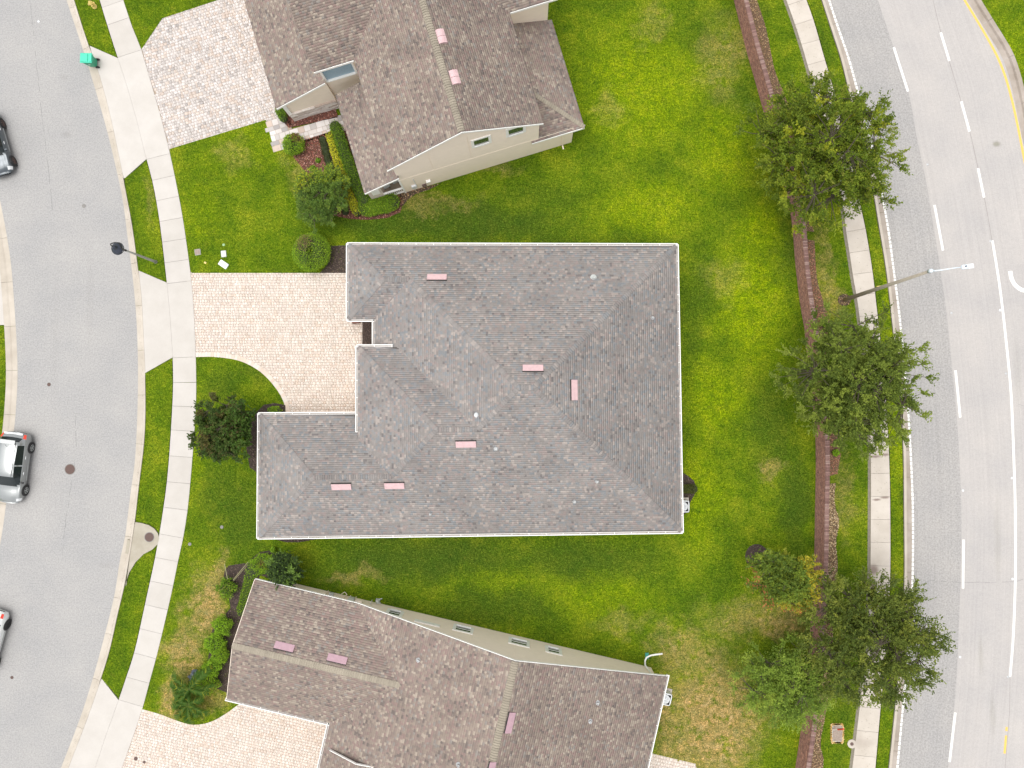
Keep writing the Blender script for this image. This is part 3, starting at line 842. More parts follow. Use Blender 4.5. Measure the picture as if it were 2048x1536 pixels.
# front walk of larger stones: each is a part
fw = thing('front_walk', kind='structure')
wp = [W2(533, 243), W2(575, 236), W2(584, 258), W2(672, 235), W2(720, 220), W2(730, 250), W2(668, 266), W2(552, 299)]
mb = MB(); mb.prism(wp, -.04, .034); link('sand_bed', mb, M['sand'], fw)
c_, s_ = math.cos(HRZ1), math.sin(HRZ1)
r = random.Random(11); wq = [(p[0] * c_ + p[1] * s_, -p[0] * s_ + p[1] * c_) for p in wp]
xs = [q[0] for q in wq]; ys = [q[1] for q in wq]
y = min(ys)
while y < max(ys):
    x = min(xs) - r.random() * .3
    rh = r.choice((.3, .42))
    while x < max(xs):
        wd = r.choice((.3, .42, .42, .6))
        cx, cy = x + wd / 2, y + rh / 2
        if pip(np.array([[cx * c_ - cy * s_, cx * s_ + cy * c_]]), wp)[0]:
            mb = MB(); k = PAL_G[r.choice((0, 0, 1, 1, 2, 3, 4, 4, 5))]; gpp = .012
            mb.prism([((a) * c_ - (b) * s_, (a) * s_ + (b) * c_) for a, b in ((x + gpp, y + gpp), (x + wd - gpp, y + gpp), (x + wd - gpp, y + rh - gpp), (x + gpp, y + rh - gpp))], .02, .05, col=k)
            link('paving_stone', mb, M['paver'], fw)
        x += wd
    y += rh

def border(C, wd, step, parent, z, pal, side=1):
    s = np.r_[0, np.cumsum(np.hypot(*np.diff(C, axis=0).T))]; x = 0
    while x + step < s[-1]:
        i = np.interp([x + .008, x + step - .008], s, np.arange(len(s)))
        a, b = ptc(C, i[0]), ptc(C, i[1]); d = (b - a) / np.hypot(*(b - a)); n = np.array([d[1], -d[0]]) * side * wd
        mb = MB(); mb.prism([tuple(a), tuple(b), tuple(b + n), tuple(a + n)], .0, z + rr.uniform(-.003, .003), col=pal[rr.randrange(len(pal))])
        link('border_paver', mb, M['paver'], parent); x += step
BP = [(.64, .56, .49), (.60, .50, .43), (.62, .56, .51), (.58, .48, .40)]
border(offset(D2C, -.30), .31, .205, dw2, .036, BP)
border(D3C, .17, .2, dw3, .045, BP, side=1)

# ------------------------------------------------------------------ shingled roofs
PAL_GREY = [((0.276, 0.255, 0.243), 6), ((0.248, 0.228, 0.218), 4), ((0.211, 0.231, 0.249), 2.2), ((0.39, 0.339, 0.309), 1.9), ((0.3, 0.245, 0.232), 2.4), ((0.158, 0.146, 0.146), 0.8), ((0.248, 0.255, 0.263), 2)]
PAL_BROWN = [((0.287, 0.236, 0.199), 6), ((0.246, 0.19, 0.17), 3.6), ((0.402, 0.344, 0.285), 2.3), ((0.22, 0.182, 0.161), 2.6), ((0.146, 0.125, 0.119), 1.3), ((0.272, 0.192, 0.176), 2.8), ((0.261, 0.243, 0.226), 1.2)]
EXPO = .143

def shingle_plane(poly, pal, fr=None):
    """tabs for one planar slope; returns vertices (n,6,3), quads and colours"""
    P = np.array(poly, float)
    n = np.zeros(3)
    for i in range(len(P)):
        a, b = P[i], P[(i + 1) % len(P)]
        n += np.cross(a, b)
    n /= np.linalg.norm(n)
    if n[2] < 0: n = -n
    up = np.array([-n[0], -n[1], 0.]); up = up - n * (up @ n); up /= np.linalg.norm(up)      # up the slope
    if up[2] < 0: up = -up
    u = np.cross(up, n)
    o = P[np.argmin(P @ up)]
    q = np.c_[(P - o) @ u, (P - o) @ up]
    vmax = q[:, 1].max()
    def cuts(v):
        xs = []
        m = len(q)
        for i in range(m):
            a, b = q[i], q[(i + 1) % m]
            if (a[1] > v) != (b[1] > v): xs.append(a[0] + (v - a[1]) / (b[1] - a[1]) * (b[0] - a[0]))
        xs.sort(); return xs
    V = []; C = []; r = random.Random(int(abs(o[0] * 37 + o[1] * 11)) + 1)
    cs = [c for c, _ in pal]; ws = [w_ for _, w_ in pal]
    mean = [sum(c[i] * q_ for c, q_ in pal) / sum(ws) for i in range(3)]
    rows = int(vmax / EXPO) + 1
    for k in range(rows):
        v0 = k * EXPO - .004; v1 = min(k * EXPO + EXPO, vmax - .001)
        if v1 - v0 < .02: continue
        c0, c1 = cuts(max(v0, 0) + .003), cuts(v1 - .002)
        cm = cuts((max(v0, 0) + v1) / 2)
        if len(c0) != len(cm): c0 = cm
        if len(c1) != len(cm): c1 = cm
        for j in range(0, len(cm) - 1, 2):
            a0, b0, a1, b1 = c0[j], c0[j + 1], c1[j], c1[j + 1]
            x = min(a0, a1) - r.random() * .2; xe = max(b0, b1)
            while x < xe:
                wd = r.choice((.12, .14, .16, .19, .23))
                x2 = x + wd
                l0, r0 = max(x, a0), min(x2, b0); l1, r1 = max(x, a1), min(x2, b1)
                if r0 - l0 > .005 or r1 - l1 > .005:
                    r0 = max(r0, l0); r1 = max(r1, l1)
                    if l0 > b0: l0 = r0 = b0
                    if l1 > b1: l1 = r1 = b1
                    t = r.choice((.008, .008, .014, .018))
                    V.append([(l0, v0, t), (r0, v0, t), (r1, v1 + .01, .004), (l1, v1 + .01, .004), (l0, v0, 0), (r0, v0, 0)])
                    c = r.choices(cs, ws)[0]; c = [x * .74 + y * .26 for x, y in zip(c, mean)]; g = r.uniform(.95, 1.05)
                    C.append((c[0] * g, c[1] * g, c[2] * g))
                x = x2
    V = np.array(V); N = len(V)
    X = o + V[:, :, 0:1] * u + V[:, :, 1:2] * up + V[:, :, 2:3] * n
    return X, np.array(C)

def roof_planes(house, polys, pal, name='roof_slope'):
    """each slope: a deck (part) carrying its shingle courses (sub-part)"""
    for poly in polys:
        mb = MB(); pts = [Vector(p) for p in poly]
        tris = tessellate_polygon([pts])
        mb.add([(p.x, p.y, p.z - .012) for p in pts] + [(p.x, p.y, p.z - .10) for p in pts],
               [tuple(t) for t in tris] + [tuple(i + len(pts) for i in t) for t in tris] + [(i, (i + 1) % len(pts), (i + 1) % len(pts) + len(pts), i + len(pts)) for i in range(len(pts))])
        o = link(name, mb, M['deck'], house)
        X, C = shingle_plane(poly, pal)
        N = len(X); b = np.arange(N)[:, None] * 6
        Q = np.concatenate([b + np.array([[0, 1, 2, 3]]), b + np.array([[4, 5, 1, 0]])])
        nplink('shingle_courses', X.reshape(-1, 3), Q, np.concatenate([C, C * .8]), M['shingle'], parent=o, kind='stuff')

def ridge_caps(house, a, b, drop, pal, wd=.15, worn=None):
    """cap shingles from the low end a to the high end b; drop = fall per metre sideways"""
    a, b = Vector(a), Vector(b); d = b - a; L = d.length; h = Vector((d.x, d.y, 0)).normalized(); r = Vector((h.y, -h.x, 0))
    n = int(L / .145); V = []; C = []
    cs = [c for c, _ in pal]; ws = [w_ for _, w_ in pal]
    for k in range(n):
        p = a + d * (k / n); q = a + d * min(1, (k + 1.12) / n)
        g = rr.uniform(.9, 1.1) if not worn else rr.uniform(.93, 1.08); c = worn or rr.choices(cs[:5], ws[:5])[0]
        if not worn: c = tuple(.5 * x + .5 * y for x, y in zip(c, (.215, .204, .20)))
        c = tuple(x * g for x in c)
        t0, t1 = .066, .034
        w0 = wd
        l = [p - r * w0 + Vector((0, 0, t0 - drop * w0)), p + Vector((0, 0, t0)), p + r * w0 + Vector((0, 0, t0 - drop * w0)),
             q + r * w0 + Vector((0, 0, t1 - drop * w0)), q + Vector((0, 0, t1)), q - r * w0 + Vector((0, 0, t1 - drop * w0))]
        lo = [p - r * w0 + Vector((0, 0, t0 - .03 - drop * w0)), p + Vector((0, 0, t0 - .03)), p + r * w0 + Vector((0, 0, t0 - .03 - drop * w0))]
        V.append([tuple(x) for x in l + lo]); C.append(c)
    V = np.array(V); N = len(V); bb = np.arange(N)[:, None] * 9; C = np.array(C)
    Q = np.concatenate([bb + np.array([[0, 1, 4, 5]]), bb + np.array([[1, 2, 3, 4]]), bb + np.array([[6, 7, 1, 0]]), bb + np.array([[7, 8, 2, 1]])])
    nplink('ridge_cap', V.reshape(-1, 3), Q, np.concatenate([C, C, C * .35, C * .35]), M['shingle'], parent=house, kind='stuff')

def gutter(house, a, b, drop=0.03, caps=True):
    """open white gutter along an eave; outside is on the right going a -> b"""
    a, b = Vector(a), Vector(b); d = (b - a).normalized(); a = a - d * .1; b = b + d * .1; L = (b - a).length; r = Vector((d.y, -d.x, 0)).normalized()
    mb = MB()
    mb.beam(a, b, .025, .16, side=.012, drop=drop)           # fascia
    mb.beam(a, b, .022, .115, side=.145, drop=drop - .012)      # outer lip
    mb.beam(a, b, .045, .02, side=.142, drop=drop - .022)
    o = link('gutter', mb, M['white'], house)
    mb = MB(); mb.beam(a, b, .115, .015, side=.08, drop=drop + .055); link('trough', mb, M['trough'], o)
    n = max(1, int(L / 1.05))
    mb = MB()
    for k in range(n + 1):
        p = a + d * min(L - .02, max(.02, L * k / n)); q = p + d * .03
        mb.beam(p, q, .13, .018, side=.085, drop=drop - .012)
    link('hanger', mb, M['white'], o, kind='stuff')
    return o

def roof_vent(house, c, rz, size=(1.22, .38), tilt=(0, 0), hgt=.13):
    """faded pink off-ridge vent: hood with a dark slot on its upper side"""
    L, Wd = size
    def fr(x, y, z): return (c[0] + x * math.cos(rz) - y * math.sin(rz), c[1] + x * math.sin(rz) + y * math.cos(rz), c[2] + z + tilt[0] * x + tilt[1] * y)
    mb = MB(); P = []
    for x, y, z in ((-L/2, -Wd/2, 0), (L/2, -Wd/2, 0), (L/2, Wd/2, 0), (-L/2, Wd/2, 0), (-L/2, -Wd/2, .05), (L/2, -Wd/2, .05), (L/2, Wd/2, hgt), (-L/2, Wd/2, hgt)): P.append(fr(x, y, z))
    mb.add(P, [(3, 2, 1, 0), (4, 5, 6, 7), (0, 1, 5, 4), (1, 2, 6, 5), (2, 3, 7, 6), (3, 0, 4, 7)])
    o = link('roof_vent', mb, M['mauve'] if house is globals().get('h3') else M['pink'], house, bevel=.012)
    mb = MB(); P = [fr(x, y, z) for x, y, z in ((-L/2 - .02, Wd/2 + .004, .01), (L/2 + .02, Wd/2 + .004, .01), (L/2 + .02, Wd/2 + .07, .01), (-L/2 - .02, Wd/2 + .07, .01), (-L/2 - .02, Wd/2 + .004, .05), (L/2 + .02, Wd/2 + .004, .05), (L/2 + .02, Wd/2 + .07, .03), (-L/2 - .02, Wd/2 + .07, .03))]
    mb.add(P, [(3, 2, 1, 0), (4, 5, 6, 7), (0, 1, 5, 4), (1, 2, 6, 5), (2, 3, 7, 6), (3, 0, 4, 7)])
    link('vent_slot', mb, M['dark'], o)
    return o

def vent_pipe(house, c, rad=.07, hgt=.3, mat='lead'):
    mb = MB(); mb.lathe(c, [(rad * 2.2, -.1), (rad * 2.0, .02), (rad * 1.1, .08), (rad, hgt), (rad * .7, hgt), (rad * .65, hgt - .08)], 12)
    link('vent_pipe', mb, M[mat], house, smooth=False)

def soffit(house, poly, z):
    mb = MB(); mb.prism(poly, z - .02, z); link('soffit', mb, M['white'], house)

def window(house, c, rz, wd, ht, out=.05, fr=.12, muntin=True, glass='glass', frame_fill=None):
    """c = centre on the wall face; rz = direction of the wall; outward normal = right of that direction"""
    d = Vector((math.cos(rz), math.sin(rz), 0)); n = Vector((d.y, -d.x, 0)); c = Vector(c)
    def bx(mb, x0, x1, z0, z1, y0, y1):
        P = [c + d * x + n * y + Vector((0, 0, z)) for z in (z0, z1) for (x, y) in ((x0, y0), (x1, y0), (x1, y1), (x0, y1))]
        mb.add(P, [(0, 1, 2, 3), (7, 6, 5, 4), (0, 4, 5, 1), (1, 5, 6, 2), (2, 6, 7, 3), (3, 7, 4, 0)])
    w2, h2 = wd / 2, ht / 2
    mb = MB(); bx(mb, -w2, -w2 + fr, -h2, h2, -.02, out); bx(mb, w2 - fr, w2, -h2, h2, -.02, out)
    bx(mb, -w2 + fr, w2 - fr, h2 - fr, h2, -.02, out); 
    o = link('window', mb, M['white'], house)
    mb = MB(); bx(mb, -w2 + fr, w2 - fr, -h2, -h2 + fr, -.02, out + .03); link('sill', mb, M['white'], o)
    mb = MB(); bx(mb, -w2 + fr + .002, w2 - fr - .002, -h2 + fr + .002, h2 - fr - .002, -.02, .012); link('pane', mb, M[glass], o)
    if muntin:
        mb = MB(); bx(mb, -w2 + fr, w2 - fr, -.02, .02, .013, .03); link('glazing_bar', mb, M['white'], o)
    return o

def wall_sheet(house, pts3, n, mat, th=.15, name='wall'):
    """vertical wall: outline of 3-D points, thickness th inwards (against n)"""
    mb = MB(); pts = [Vector(p) for p in pts3]; n = Vector(n); k = len(pts)
    tris = tessellate_polygon([pts])
    back = [p - n * th for p in pts]
    mb.add(pts + back, [tuple(t) for t in tris] + [tuple(i + k for i in reversed(t)) for t in tris] + [(i, (i + 1) % k, (i + 1) % k + k, i + k) for i in range(k)])
    return link(name, mb, mat, house)

# ================================================================== central house (grey hip roof)
def wx(X, Y, z):
    x = X + .0125 * (10.03 - Y) * max(0.0, min(1.0, (X + 17) / 26.6)) - .06
    y = Y + .0165 * (X + 3.5) * (10.03 - Y) / 18.2 - .0063 * (X + 3.5) * (Y + 8.2) / 18.2
    return (x, y, z)
PT = .40; EZ = 2.9
def rp(X, Y, r): return wx(X, Y, EZ + PT * r)
h2 = thing('house', 'single storey house with grey hip roof and white gutters beside the central driveway', 'house', (-3.5, 1, 0), 'houses of the street')
NE = (9.6, 10.03); SE = (9.6, -8.2)
PE = rp(.485, .915, 9.115); PWt = rp(-.385, .915, 9.115)
J1 = rp(-2.855, -1.555, 6.645); J2 = rp(-7.95, 3.54, 1.55); J3 = rp(-5.305, -1.555, 6.645); J4 = rp(-8.165, -4.415, 3.785)
J5 = rp(-10.4, -2.18, 1.55); J5b = rp(-10.1, -2.48, 1.85)
GR1 = rp(-7.16, 7.69, 2.34); GR2 = rp(-8.81, 7.69, 2.34); RW = rp(-12.955, -4.415, 3.785)
BNW = rp(-10.4, 3.54, 1.55)
planes = [
    [rp(-11.15, 10.03, 0), rp(*NE, 0), PE, PWt, GR1, GR2],
    [rp(*NE, 0), rp(*SE, 0), PE],
    [rp(-16.74, -8.2, 0), rp(*SE, 0), PE, PWt, J1, J3, J4, RW],
    [rp(-16.74, -.63, 0), rp(-16.74, -8.2, 0), RW],
    [rp(-16.74, -.63, 0), RW, J4, J5b, rp(-10.1, -.63, 0)],
    [BNW, J3, J4, J5],
    [BNW, J2, J1, J3],
    [rp(-9.5, 5.35, 0), GR1, PWt, J1, J2, rp(-9.5, 1.99, 0) if False else rp(-7.95, 3.54, 1.55), rp(-9.5, 3.3, 0)],
    [rp(-11.15, 5.35, 0), GR2, GR1, rp(-9.5, 5.35, 0)],
    [rp(-11.15, 10.03, 0), rp(-11.15, 5.35, 0), GR2],
]
planes[7] = [rp(-9.5, 5.35, 0), GR1, PWt, J1, J2, rp(-7.95, 3.3, 1.55), rp(-9.5, 3.3, 0)]
roof_planes(h2, planes, PAL_GREY)
hp = PT / math.sqrt(2)
for a, b in ((rp(*NE, 0), PE), (rp(*SE, 0), PE), (GR1, PWt), (J1, PWt) if False else (J1, PWt), (BNW, J3), (J4, J3), (rp(-11.15, 10.03, 0), GR2), (rp(-11.15, 5.35, 0), GR2), (rp(-16.74, -8.2, 0), RW), (rp(-16.74, -.63, 0), RW)):
    ridge_caps(h2, a, b, hp, PAL_GREY)
for a, b in ((PE, PWt), (J1, J3), (J4, RW), (GR1, GR2)): ridge_caps(h2, a, b, PT, PAL_GREY)
for a, b in ((rp(*NE, 0), rp(-11.15, 10.03, 0)), (rp(*SE, 0), rp(*NE, 0)), (rp(-16.74, -8.2, 0), rp(*SE, 0)), (rp(-16.74, -.63, 0), rp(-16.74, -8.2, 0)), (rp(-10.42, -.63, 0), rp(-16.74, -.63, 0)),
             (BNW, rp(-10.4, -1.62, 1.55)), (rp(-8.35, 3.54, 1.55), BNW), (rp(-9.5, 5.35, 0), rp(-9.5, 3.72, 0)), (rp(-11.15, 5.35, 0), rp(-9.36, 5.35, 0)), (rp(-11.15, 10.03, 0), rp(-11.15, 5.35, 0))):
    gutter(h2, a, b)
def wp2(X, Y): return wx(X, Y, 0)[:2]
mb = MB(); mb.prism([wp2(*p) for p in ((-16.3, -7.75), (9.15, -7.75), (9.15, 9.6), (-10.7, 9.6), (-10.7, 5.8), (-9.0, 5.8), (-9.0, 3.1), (-10.0, 3.1), (-10.0, -1.1), (-16.3, -1.1))], -.05, 2.95); link('wall', mb, M['stucco'], h2)
mb = MB(); mb.prism([wp2(*p) for p in ((-9.95, 3.1), (-8.2, 3.1), (-8.2, -2), (-9.95, -2))], 2.9, 3.5); link('wall', mb, M['stucco'], h2)
for poly in (((-11.15, 10.03), (9.6, 10.03), (9.15, 9.6), (-10.7, 9.6)), ((9.6, 10.03), (9.6, -8.2), (9.15, -7.75), (9.15, 9.6)), ((9.6, -8.2), (-16.74, -8.2), (-16.3, -7.75), (9.15, -7.75)),
             ((-16.74, -8.2), (-16.74, -.63), (-16.3, -1.1), (-16.3, -7.75)), ((-16.74, -.63), (-10.05, -.63), (-10.05, -1.1), (-16.3, -1.1)), ((-11.15, 10.03), (-10.7, 9.6), (-10.7, 5.8), (-11.15, 5.35)), ((-11.15, 5.35), (-10.7, 5.8), (-9.0, 5.8), (-9.5, 5.35)), ((-9.5, 5.35), (-9.0, 5.8), (-9.0, 3.3), (-9.5, 3.3))):
    soffit(h2, [wp2(*p) for p in poly], 2.82)
mb = MB(); mb.prism([wp2(*p) for p in ((-10.38, 3.52), (-8.2, 3.52), (-8.2, -1.9), (-10.38, -1.9))], 3.42, 3.44); link('soffit', mb, M['white'], h2)
# garage door, front door and windows that face the driveway
mb = MB()
for k in range(4): mb.box((wp2(-10.73, 7.7)[0], wp2(-10.73, 7.7)[1] + .02, .3 + .55 * k), (.05, 3.1 if False else 3.2, .52))
link('garage_door', mb, M['white'], h2)
window(h2, wx(9.16, 5, 1.5), math.radians(90), 1.8, 1.3); window(h2, wx(9.16, -2, 1.5), math.radians(90), 1.8, 1.3); window(h2, wx(-14, -7.76, 1.5), math.radians(1), 1.2, 1.2); window(h2, wx(2, -7.76, 1.5), math.radians(1), 1.2, 1.2)

def on_roof(u, v, planes_):
    """photo pixel -> highest roof point under it"""
    d = RM @ Vector(((u - 1024) / FPX, -(v - 768) / FPX, -1)); best = None
    for poly in planes_:
        P = [Vector(p) for p in poly]; n = Vector((0, 0, 0))
        for i in range(len(P)): n += P[i].cross(P[(i + 1) % len(P)])
        n.normalize(); t = (P[0] - Vector((0, 0, CAMH))).dot(n) / d.dot(n); q = Vector((0, 0, CAMH)) + d * t
        if pip(np.array([[q.x, q.y]]), [(p.x, p.y) for p in P])[0] and (best is None or q.z > best[0].z):
            if n.z < 0: n = -n
            best = (q, n)
    if best is None: best = (W(u, v, 3.0), Vector((0, 0, 1)))
    return best

def vent_at(house, u, v, pl, size=(1.22, .38), jit=0.0):
    q, n = on_roof(u, v, pl)
    up = Vector((-n.x, -n.y, 0)); up = up.normalized() if up.length > .01 else Vector((0, 1, 0))
    rz = math.atan2(-up.x, up.y) + jit
    sl = math.hypot(n.x, n.y) / n.z
    return roof_vent(house, (q.x, q.y, q.z + .015), rz, size, (0, sl))
for u, v in ((874, 554), (1066, 735.5), (1149, 780), (932, 889), (683, 974), (789, 972)): vent_at(h2, u, v, planes)
for u, v, rad, m in ((1187, 555, .10, 'boxgrey'), (1305, 636, .06, 'lead'), (953, 830, .075, 'acwhite'), (992, 897, .075, 'lead'), (1194, 963, .06, 'lead'), (1149, 1003, .065, 'lead'), (861, 1028, .05, 'lead'), (1270, 613, .025, 'lead')):
    q, n = on_roof(u, v, planes); vent_pipe(h2, (q.x, q.y, q.z), rad, .26, m)

# ================================================================== northern house (two storeys, brown)
O1 = Vector(W2(859, 371)); B1 = Vector(W2(1143, 285)); D1 = (B1 - O1).normalized(); N1 = Vector((-D1.y, D1.x))
def f1(x, y, z=0):
    p = O1 + D1 * x + N1 * y; return (p.x, p.y, z)
R1 = math.atan2(D1.y, D1.x)
h1 = thing('house', 'two storey cream house with brown gable roof and two small upper windows', 'house', f1(3, 8), 'houses of the street')
ez, rz1 = 5.95, 8.62; ph = (rz1 - ez) / 4.9; xm0, xm1, xr = -1.98, 7.8, 2.92
FARY = 24.0
yw = 6.85           # south eave line of the cross wing
wr = rz1 - .15; yr = yw + (wr - ez) / ph
xv = xm0 + (wr - ez) / ph
low = .41
pl1 = [
    [f1(xm0, -.15, ez), f1(xr, -.15, rz1), f1(xr, FARY, rz1), f1(xm0, FARY, ez), f1(xm0, 2 * yr - yw, ez), f1(xv, yr, wr), f1(xm0, yw, ez)],
    [f1(xr, -.15, rz1), f1(xm1, -.15, ez), f1(xm1, yw, ez), f1(xm1 - (wr - ez) / ph, yr, wr), f1(xm1, 2 * yr - yw, ez), f1(xm1, FARY, ez), f1(xr, FARY, rz1)],
    [f1(-4.5, yw, ez), f1(xm0, yw, ez), f1(xv, yr, wr), f1(-4.5, yr, wr)],
    [f1(-4.5, yr, wr), f1(xv, yr, wr), f1(xm0, 2 * yr - yw, ez), f1(-4.5, 2 * yr - yw, ez)],
    [f1(10.8, yr, wr), f1(xm1 - (wr - ez) / ph, yr, wr), f1(xm1, 2 * yr - yw, ez), f1(10.8, 2 * yr - yw, ez)],
    [f1(xm1, yw, ez), f1(10.8, yw, ez), f1(10.8, yr, wr), f1(xm1 - (wr - ez) / ph, yr, wr)],
    [f1(-7.9, 6.8, 2.8), f1(-4.25, 6.8, 2.8 + 3.65 * low), f1(-4.25, FARY, 2.8 + 3.65 * low), f1(-7.9, FARY, 2.8)],
    [f1(-4.0, -.15, 2.95), f1(-1.55, -.15, 2.95 + 2.45 * low), f1(-1.55, 6.45, 2.95 + 2.45 * low), f1(-4.0, 6.45, 2.95)],
]
hk = 10.63 - 7.55
pl1 += [[f1(10.63, -.1, 2.7), f1(10.63, 7.15, 2.7), f1(7.55, 7.15, 2.7 + hk * low), f1(7.55, -.1 + hk, 2.7 + hk * low)],
        [f1(7.13, -.1, 2.7), f1(10.63, -.1, 2.7), f1(7.55, -.1 + hk, 2.7 + hk * low), f1(7.55, .25, 2.7 + .35 * low), f1(7.13, .25, 2.7 + .35 * low)]]
roof_planes(h1, pl1, PAL_BROWN)
WORN = (.30, .265, .212)
ridge_caps(h1, f1(xr, -.12, rz1), f1(xr, FARY, rz1), ph, PAL_BROWN, .2, WORN)
ridge_caps(h1, f1(10.63, -.1, 2.7), f1(7.55, -.1 + hk, 2.7 + hk * low), low / 1.414, PAL_BROWN, .14, WORN)
ridge_caps(h1, f1(-4.5, yr, wr), f1(xv, yr, wr), ph, PAL_BROWN, .2, WORN)
def board(house, a, b, wd=.04, ht=.18, drop=.03, side=.0, mat='white', name='fascia'):
    mb = MB(); mb.beam(a, b, wd, ht, side, drop); return link(name, mb, M[mat], house)
for a, b in ((f1(xm0, -.15, ez), f1(xr, -.15, rz1)), (f1(xr, -.15, rz1), f1(xm1, -.15, ez)), (f1(-4.5, yw, ez), f1(xm0, yw, ez)), (f1(xm1, yw, ez), f1(10.8, yw, ez)), (f1(-7.9, 6.8, 2.8), f1(-4.25, 6.8, 2.8 + 3.65 * low)),
             (f1(-4.0, -.15, 2.95), f1(-1.55, -.15, 2.95 + 2.45 * low)), (f1(7.13, -.1, 2.7), f1(10.63, -.1, 2.7)),):
    board(h1, a, b, side=.025)
for a, b in ((f1(10.63, -.1, 2.7), f1(10.63, 7.1, 2.7)), (f1(-4.5, yr, wr), f1(-4.5, yw, ez)), (f1(xm0, yw, ez), f1(xm0, -.15, ez)), (f1(xm1, -.15, ez), f1(xm1, yw, ez)), (f1(-4.0, 6.45, 2.95), f1(-4.0, -.15, 2.95)), (f1(-7.9, FARY, 2.8), f1(-7.9, 6.8, 2.8))):
    board(h1, a, b, side=-.05, drop=.1, mat='stucco2')
n1 = (-N1.x, -N1.y, 0)
wall_sheet(h1, [f1(-1.65, 0, -.05), f1(7.6, 0, -.05), f1(7.6, 0, ez), f1(xr, 0, rz1 - .12), f1(-1.65, 0, ez + .05)], n1, M['stucco'])
wall_sheet(h1, [f1(7.6, .004, -.05), f1(9.95, .004, -.05), f1(9.95, .004, 2.68), f1(7.6, .004, 2.68)], n1, M['stucco'])
mb = MB(); mb.beam(f1(-1.64, 0, 2.95), f1(9.9, 0, 2.95), .012, .05, side=.006); link('wall_band', mb, M['stucco2'], h1)
mb = MB(); mb.prism([f1(*p)[:2] for p in ((-1.65, .15), (7.6, .15), (7.6, 23), (-1.65, 23))], -.05, ez - .05); link('wall', mb, M['stucco'], h1)
mb = MB(); mb.prism([f1(*p)[:2] for p in ((7.6, .16), (9.95, .16), (9.95, 7.1), (7.6, 7.1))], -.05, 2.66); link('wall', mb, M['stucco'], h1)
mb = MB(); mb.prism([f1(*p)[:2] for p in ((7.6, 7.15), (10.35, 7.15), (10.35, 2 * yr - yw - .3), (7.6, 2 * yr - yw - .3))], -.05, ez - .04); link('wall', mb, M['stucco'], h1)
mb = MB(); mb.prism([f1(*p)[:2] for p in ((-4.25, 7.15), (-1.65, 7.15), (-1.65, 2 * yr - yw - .3), (-4.25, 2 * yr - yw - .3))], -.05, ez - .04); link('wall', mb, M['stucco'], h1)
wall_sheet(h1, [f1(-7.45, 6.95, -.05), f1(-4.26, 6.95, -.05), f1(-4.26, 6.95, 4.2), f1(-7.45, 6.95, 2.9)], n1, M['stucco2'])
mb = MB(); mb.prism([f1(*p)[:2] for p in ((-7.45, 7.1), (-4.26, 7.1), (-4.26, 23), (-7.45, 23))], -.05, 2.8); link('wall', mb, M['stucco2'], h1)
mb = MB(); mb.box(f1(-7.42, 6.93, 1.9), (.24, .16, 1.8), R1); link('corner_trim', mb, M['white'], h1)
# stacked stone skirt, each stone a part
r = random.Random(4); z = 0.0
while z < 1.12:
    hh = r.choice((.09, .12, .15)); x = -7.5
    while x < -4.3:
        L = r.choice((.3, .42, .55, .7)); L = min(L, -4.28 - x)
        if L < .06: break
        k = r.choice(((.66, .60, .56), (.58, .49, .44), (.74, .70, .66), (.46, .37, .32), (.70, .63, .59)))
        mb = MB(); mb.box(f1(x + L / 2, 6.95 - .06, z + hh / 2), (L - .012, .14 + r.uniform(-.03, .03), hh - .01), R1, col=k); link('veneer_stone', mb, M['stone'], h1)
        x += L
    z += hh
for k, xc in enumerate((-3.8,)):
    pass
# porch pier, railing and dark porch
mb = MB(); mb.box(f1(-3.45, .22, 1.35), (.9, .4, 2.8), R1, col=(.64, .56, .50)); link('porch_pier', mb, M['stone'], h1)
mb = MB(); mb.box(f1(-3.4, .0, 2.0), (.5, .06, .9), R1); link('pier_panel', mb, M['white'], h1)
mb = MB(); mb.prism([f1(*p)[:2] for p in ((-3.9, .1), (-1.7, .1), (-1.7, 6.6), (-3.9, 6.6))], -.02, .12); link('porch_floor', mb, M['sand'], h1)
mb = MB(); mb.box(f1(-2.35, .05, 1.02), (1.4, .12, .09), R1); mb.box(f1(-2.35, .05, .22), (1.4, .1, .07), R1); rail = link('porch_railing', mb, M['white'], h1)
for k in range(11):
    mb = MB(); mb.box(f1(-2.98 + k * .126, .05, .62), (.045, .045, .74), R1); link('baluster', mb, M['white'], rail)
mb = MB(); mb.box(f1(-1.66, .02, 1.5), (.12, .14, 3.0), R1); link('corner_trim', mb, M['white'], h1)
mb = MB()
for a in ((-2.6, .9), (-2.1, 1.0)): mb.box(f1(a[0], a[1], .45), (.42, .45, .08), R1 + .3); mb.box(f1(a[0], a[1] + .22, .8), (.42, .06, .6), R1 + .3); mb.box(f1(a[0], a[1], .2), (.34, .36, .4), R1 + .3, taper=.9)
porch_chairs = mb
for a, lb in (((-2.75, .75), 'grey patio chair behind the pier end of the porch railing'), ((-2.1, .9), 'grey patio chair behind the house end of the porch railing')):
    ct = thing('patio_chair', lb, 'chair', f1(a[0], a[1], .12), 'chairs on the porch')
    mb = MB(); mb.box(f1(a[0], a[1], .5), (.45, .45, .06), R1 + .2); link('seat', mb, M['boxgrey'], ct)
    mb = MB(); mb.box(f1(a[0] + .04, a[1] + .2, .82), (.45, .05, .6), R1 + .2); link('backrest', mb, M['boxgrey'], ct)
    for sx in (-.18, .18):
        for sy in (-.18, .18):
            mb = MB(); mb.box(f1(a[0] + sx, a[1] + sy, .3), (.04, .04, .36), R1 + .2); link('leg', mb, M['black'], ct)
window(h1, f1(2.05 + .4 - .15, 0, 5.62) if False else f1(3.95, 0, 5.62), R1, 1.25, 1.35, fr=.17, muntin=False, glass='glass')
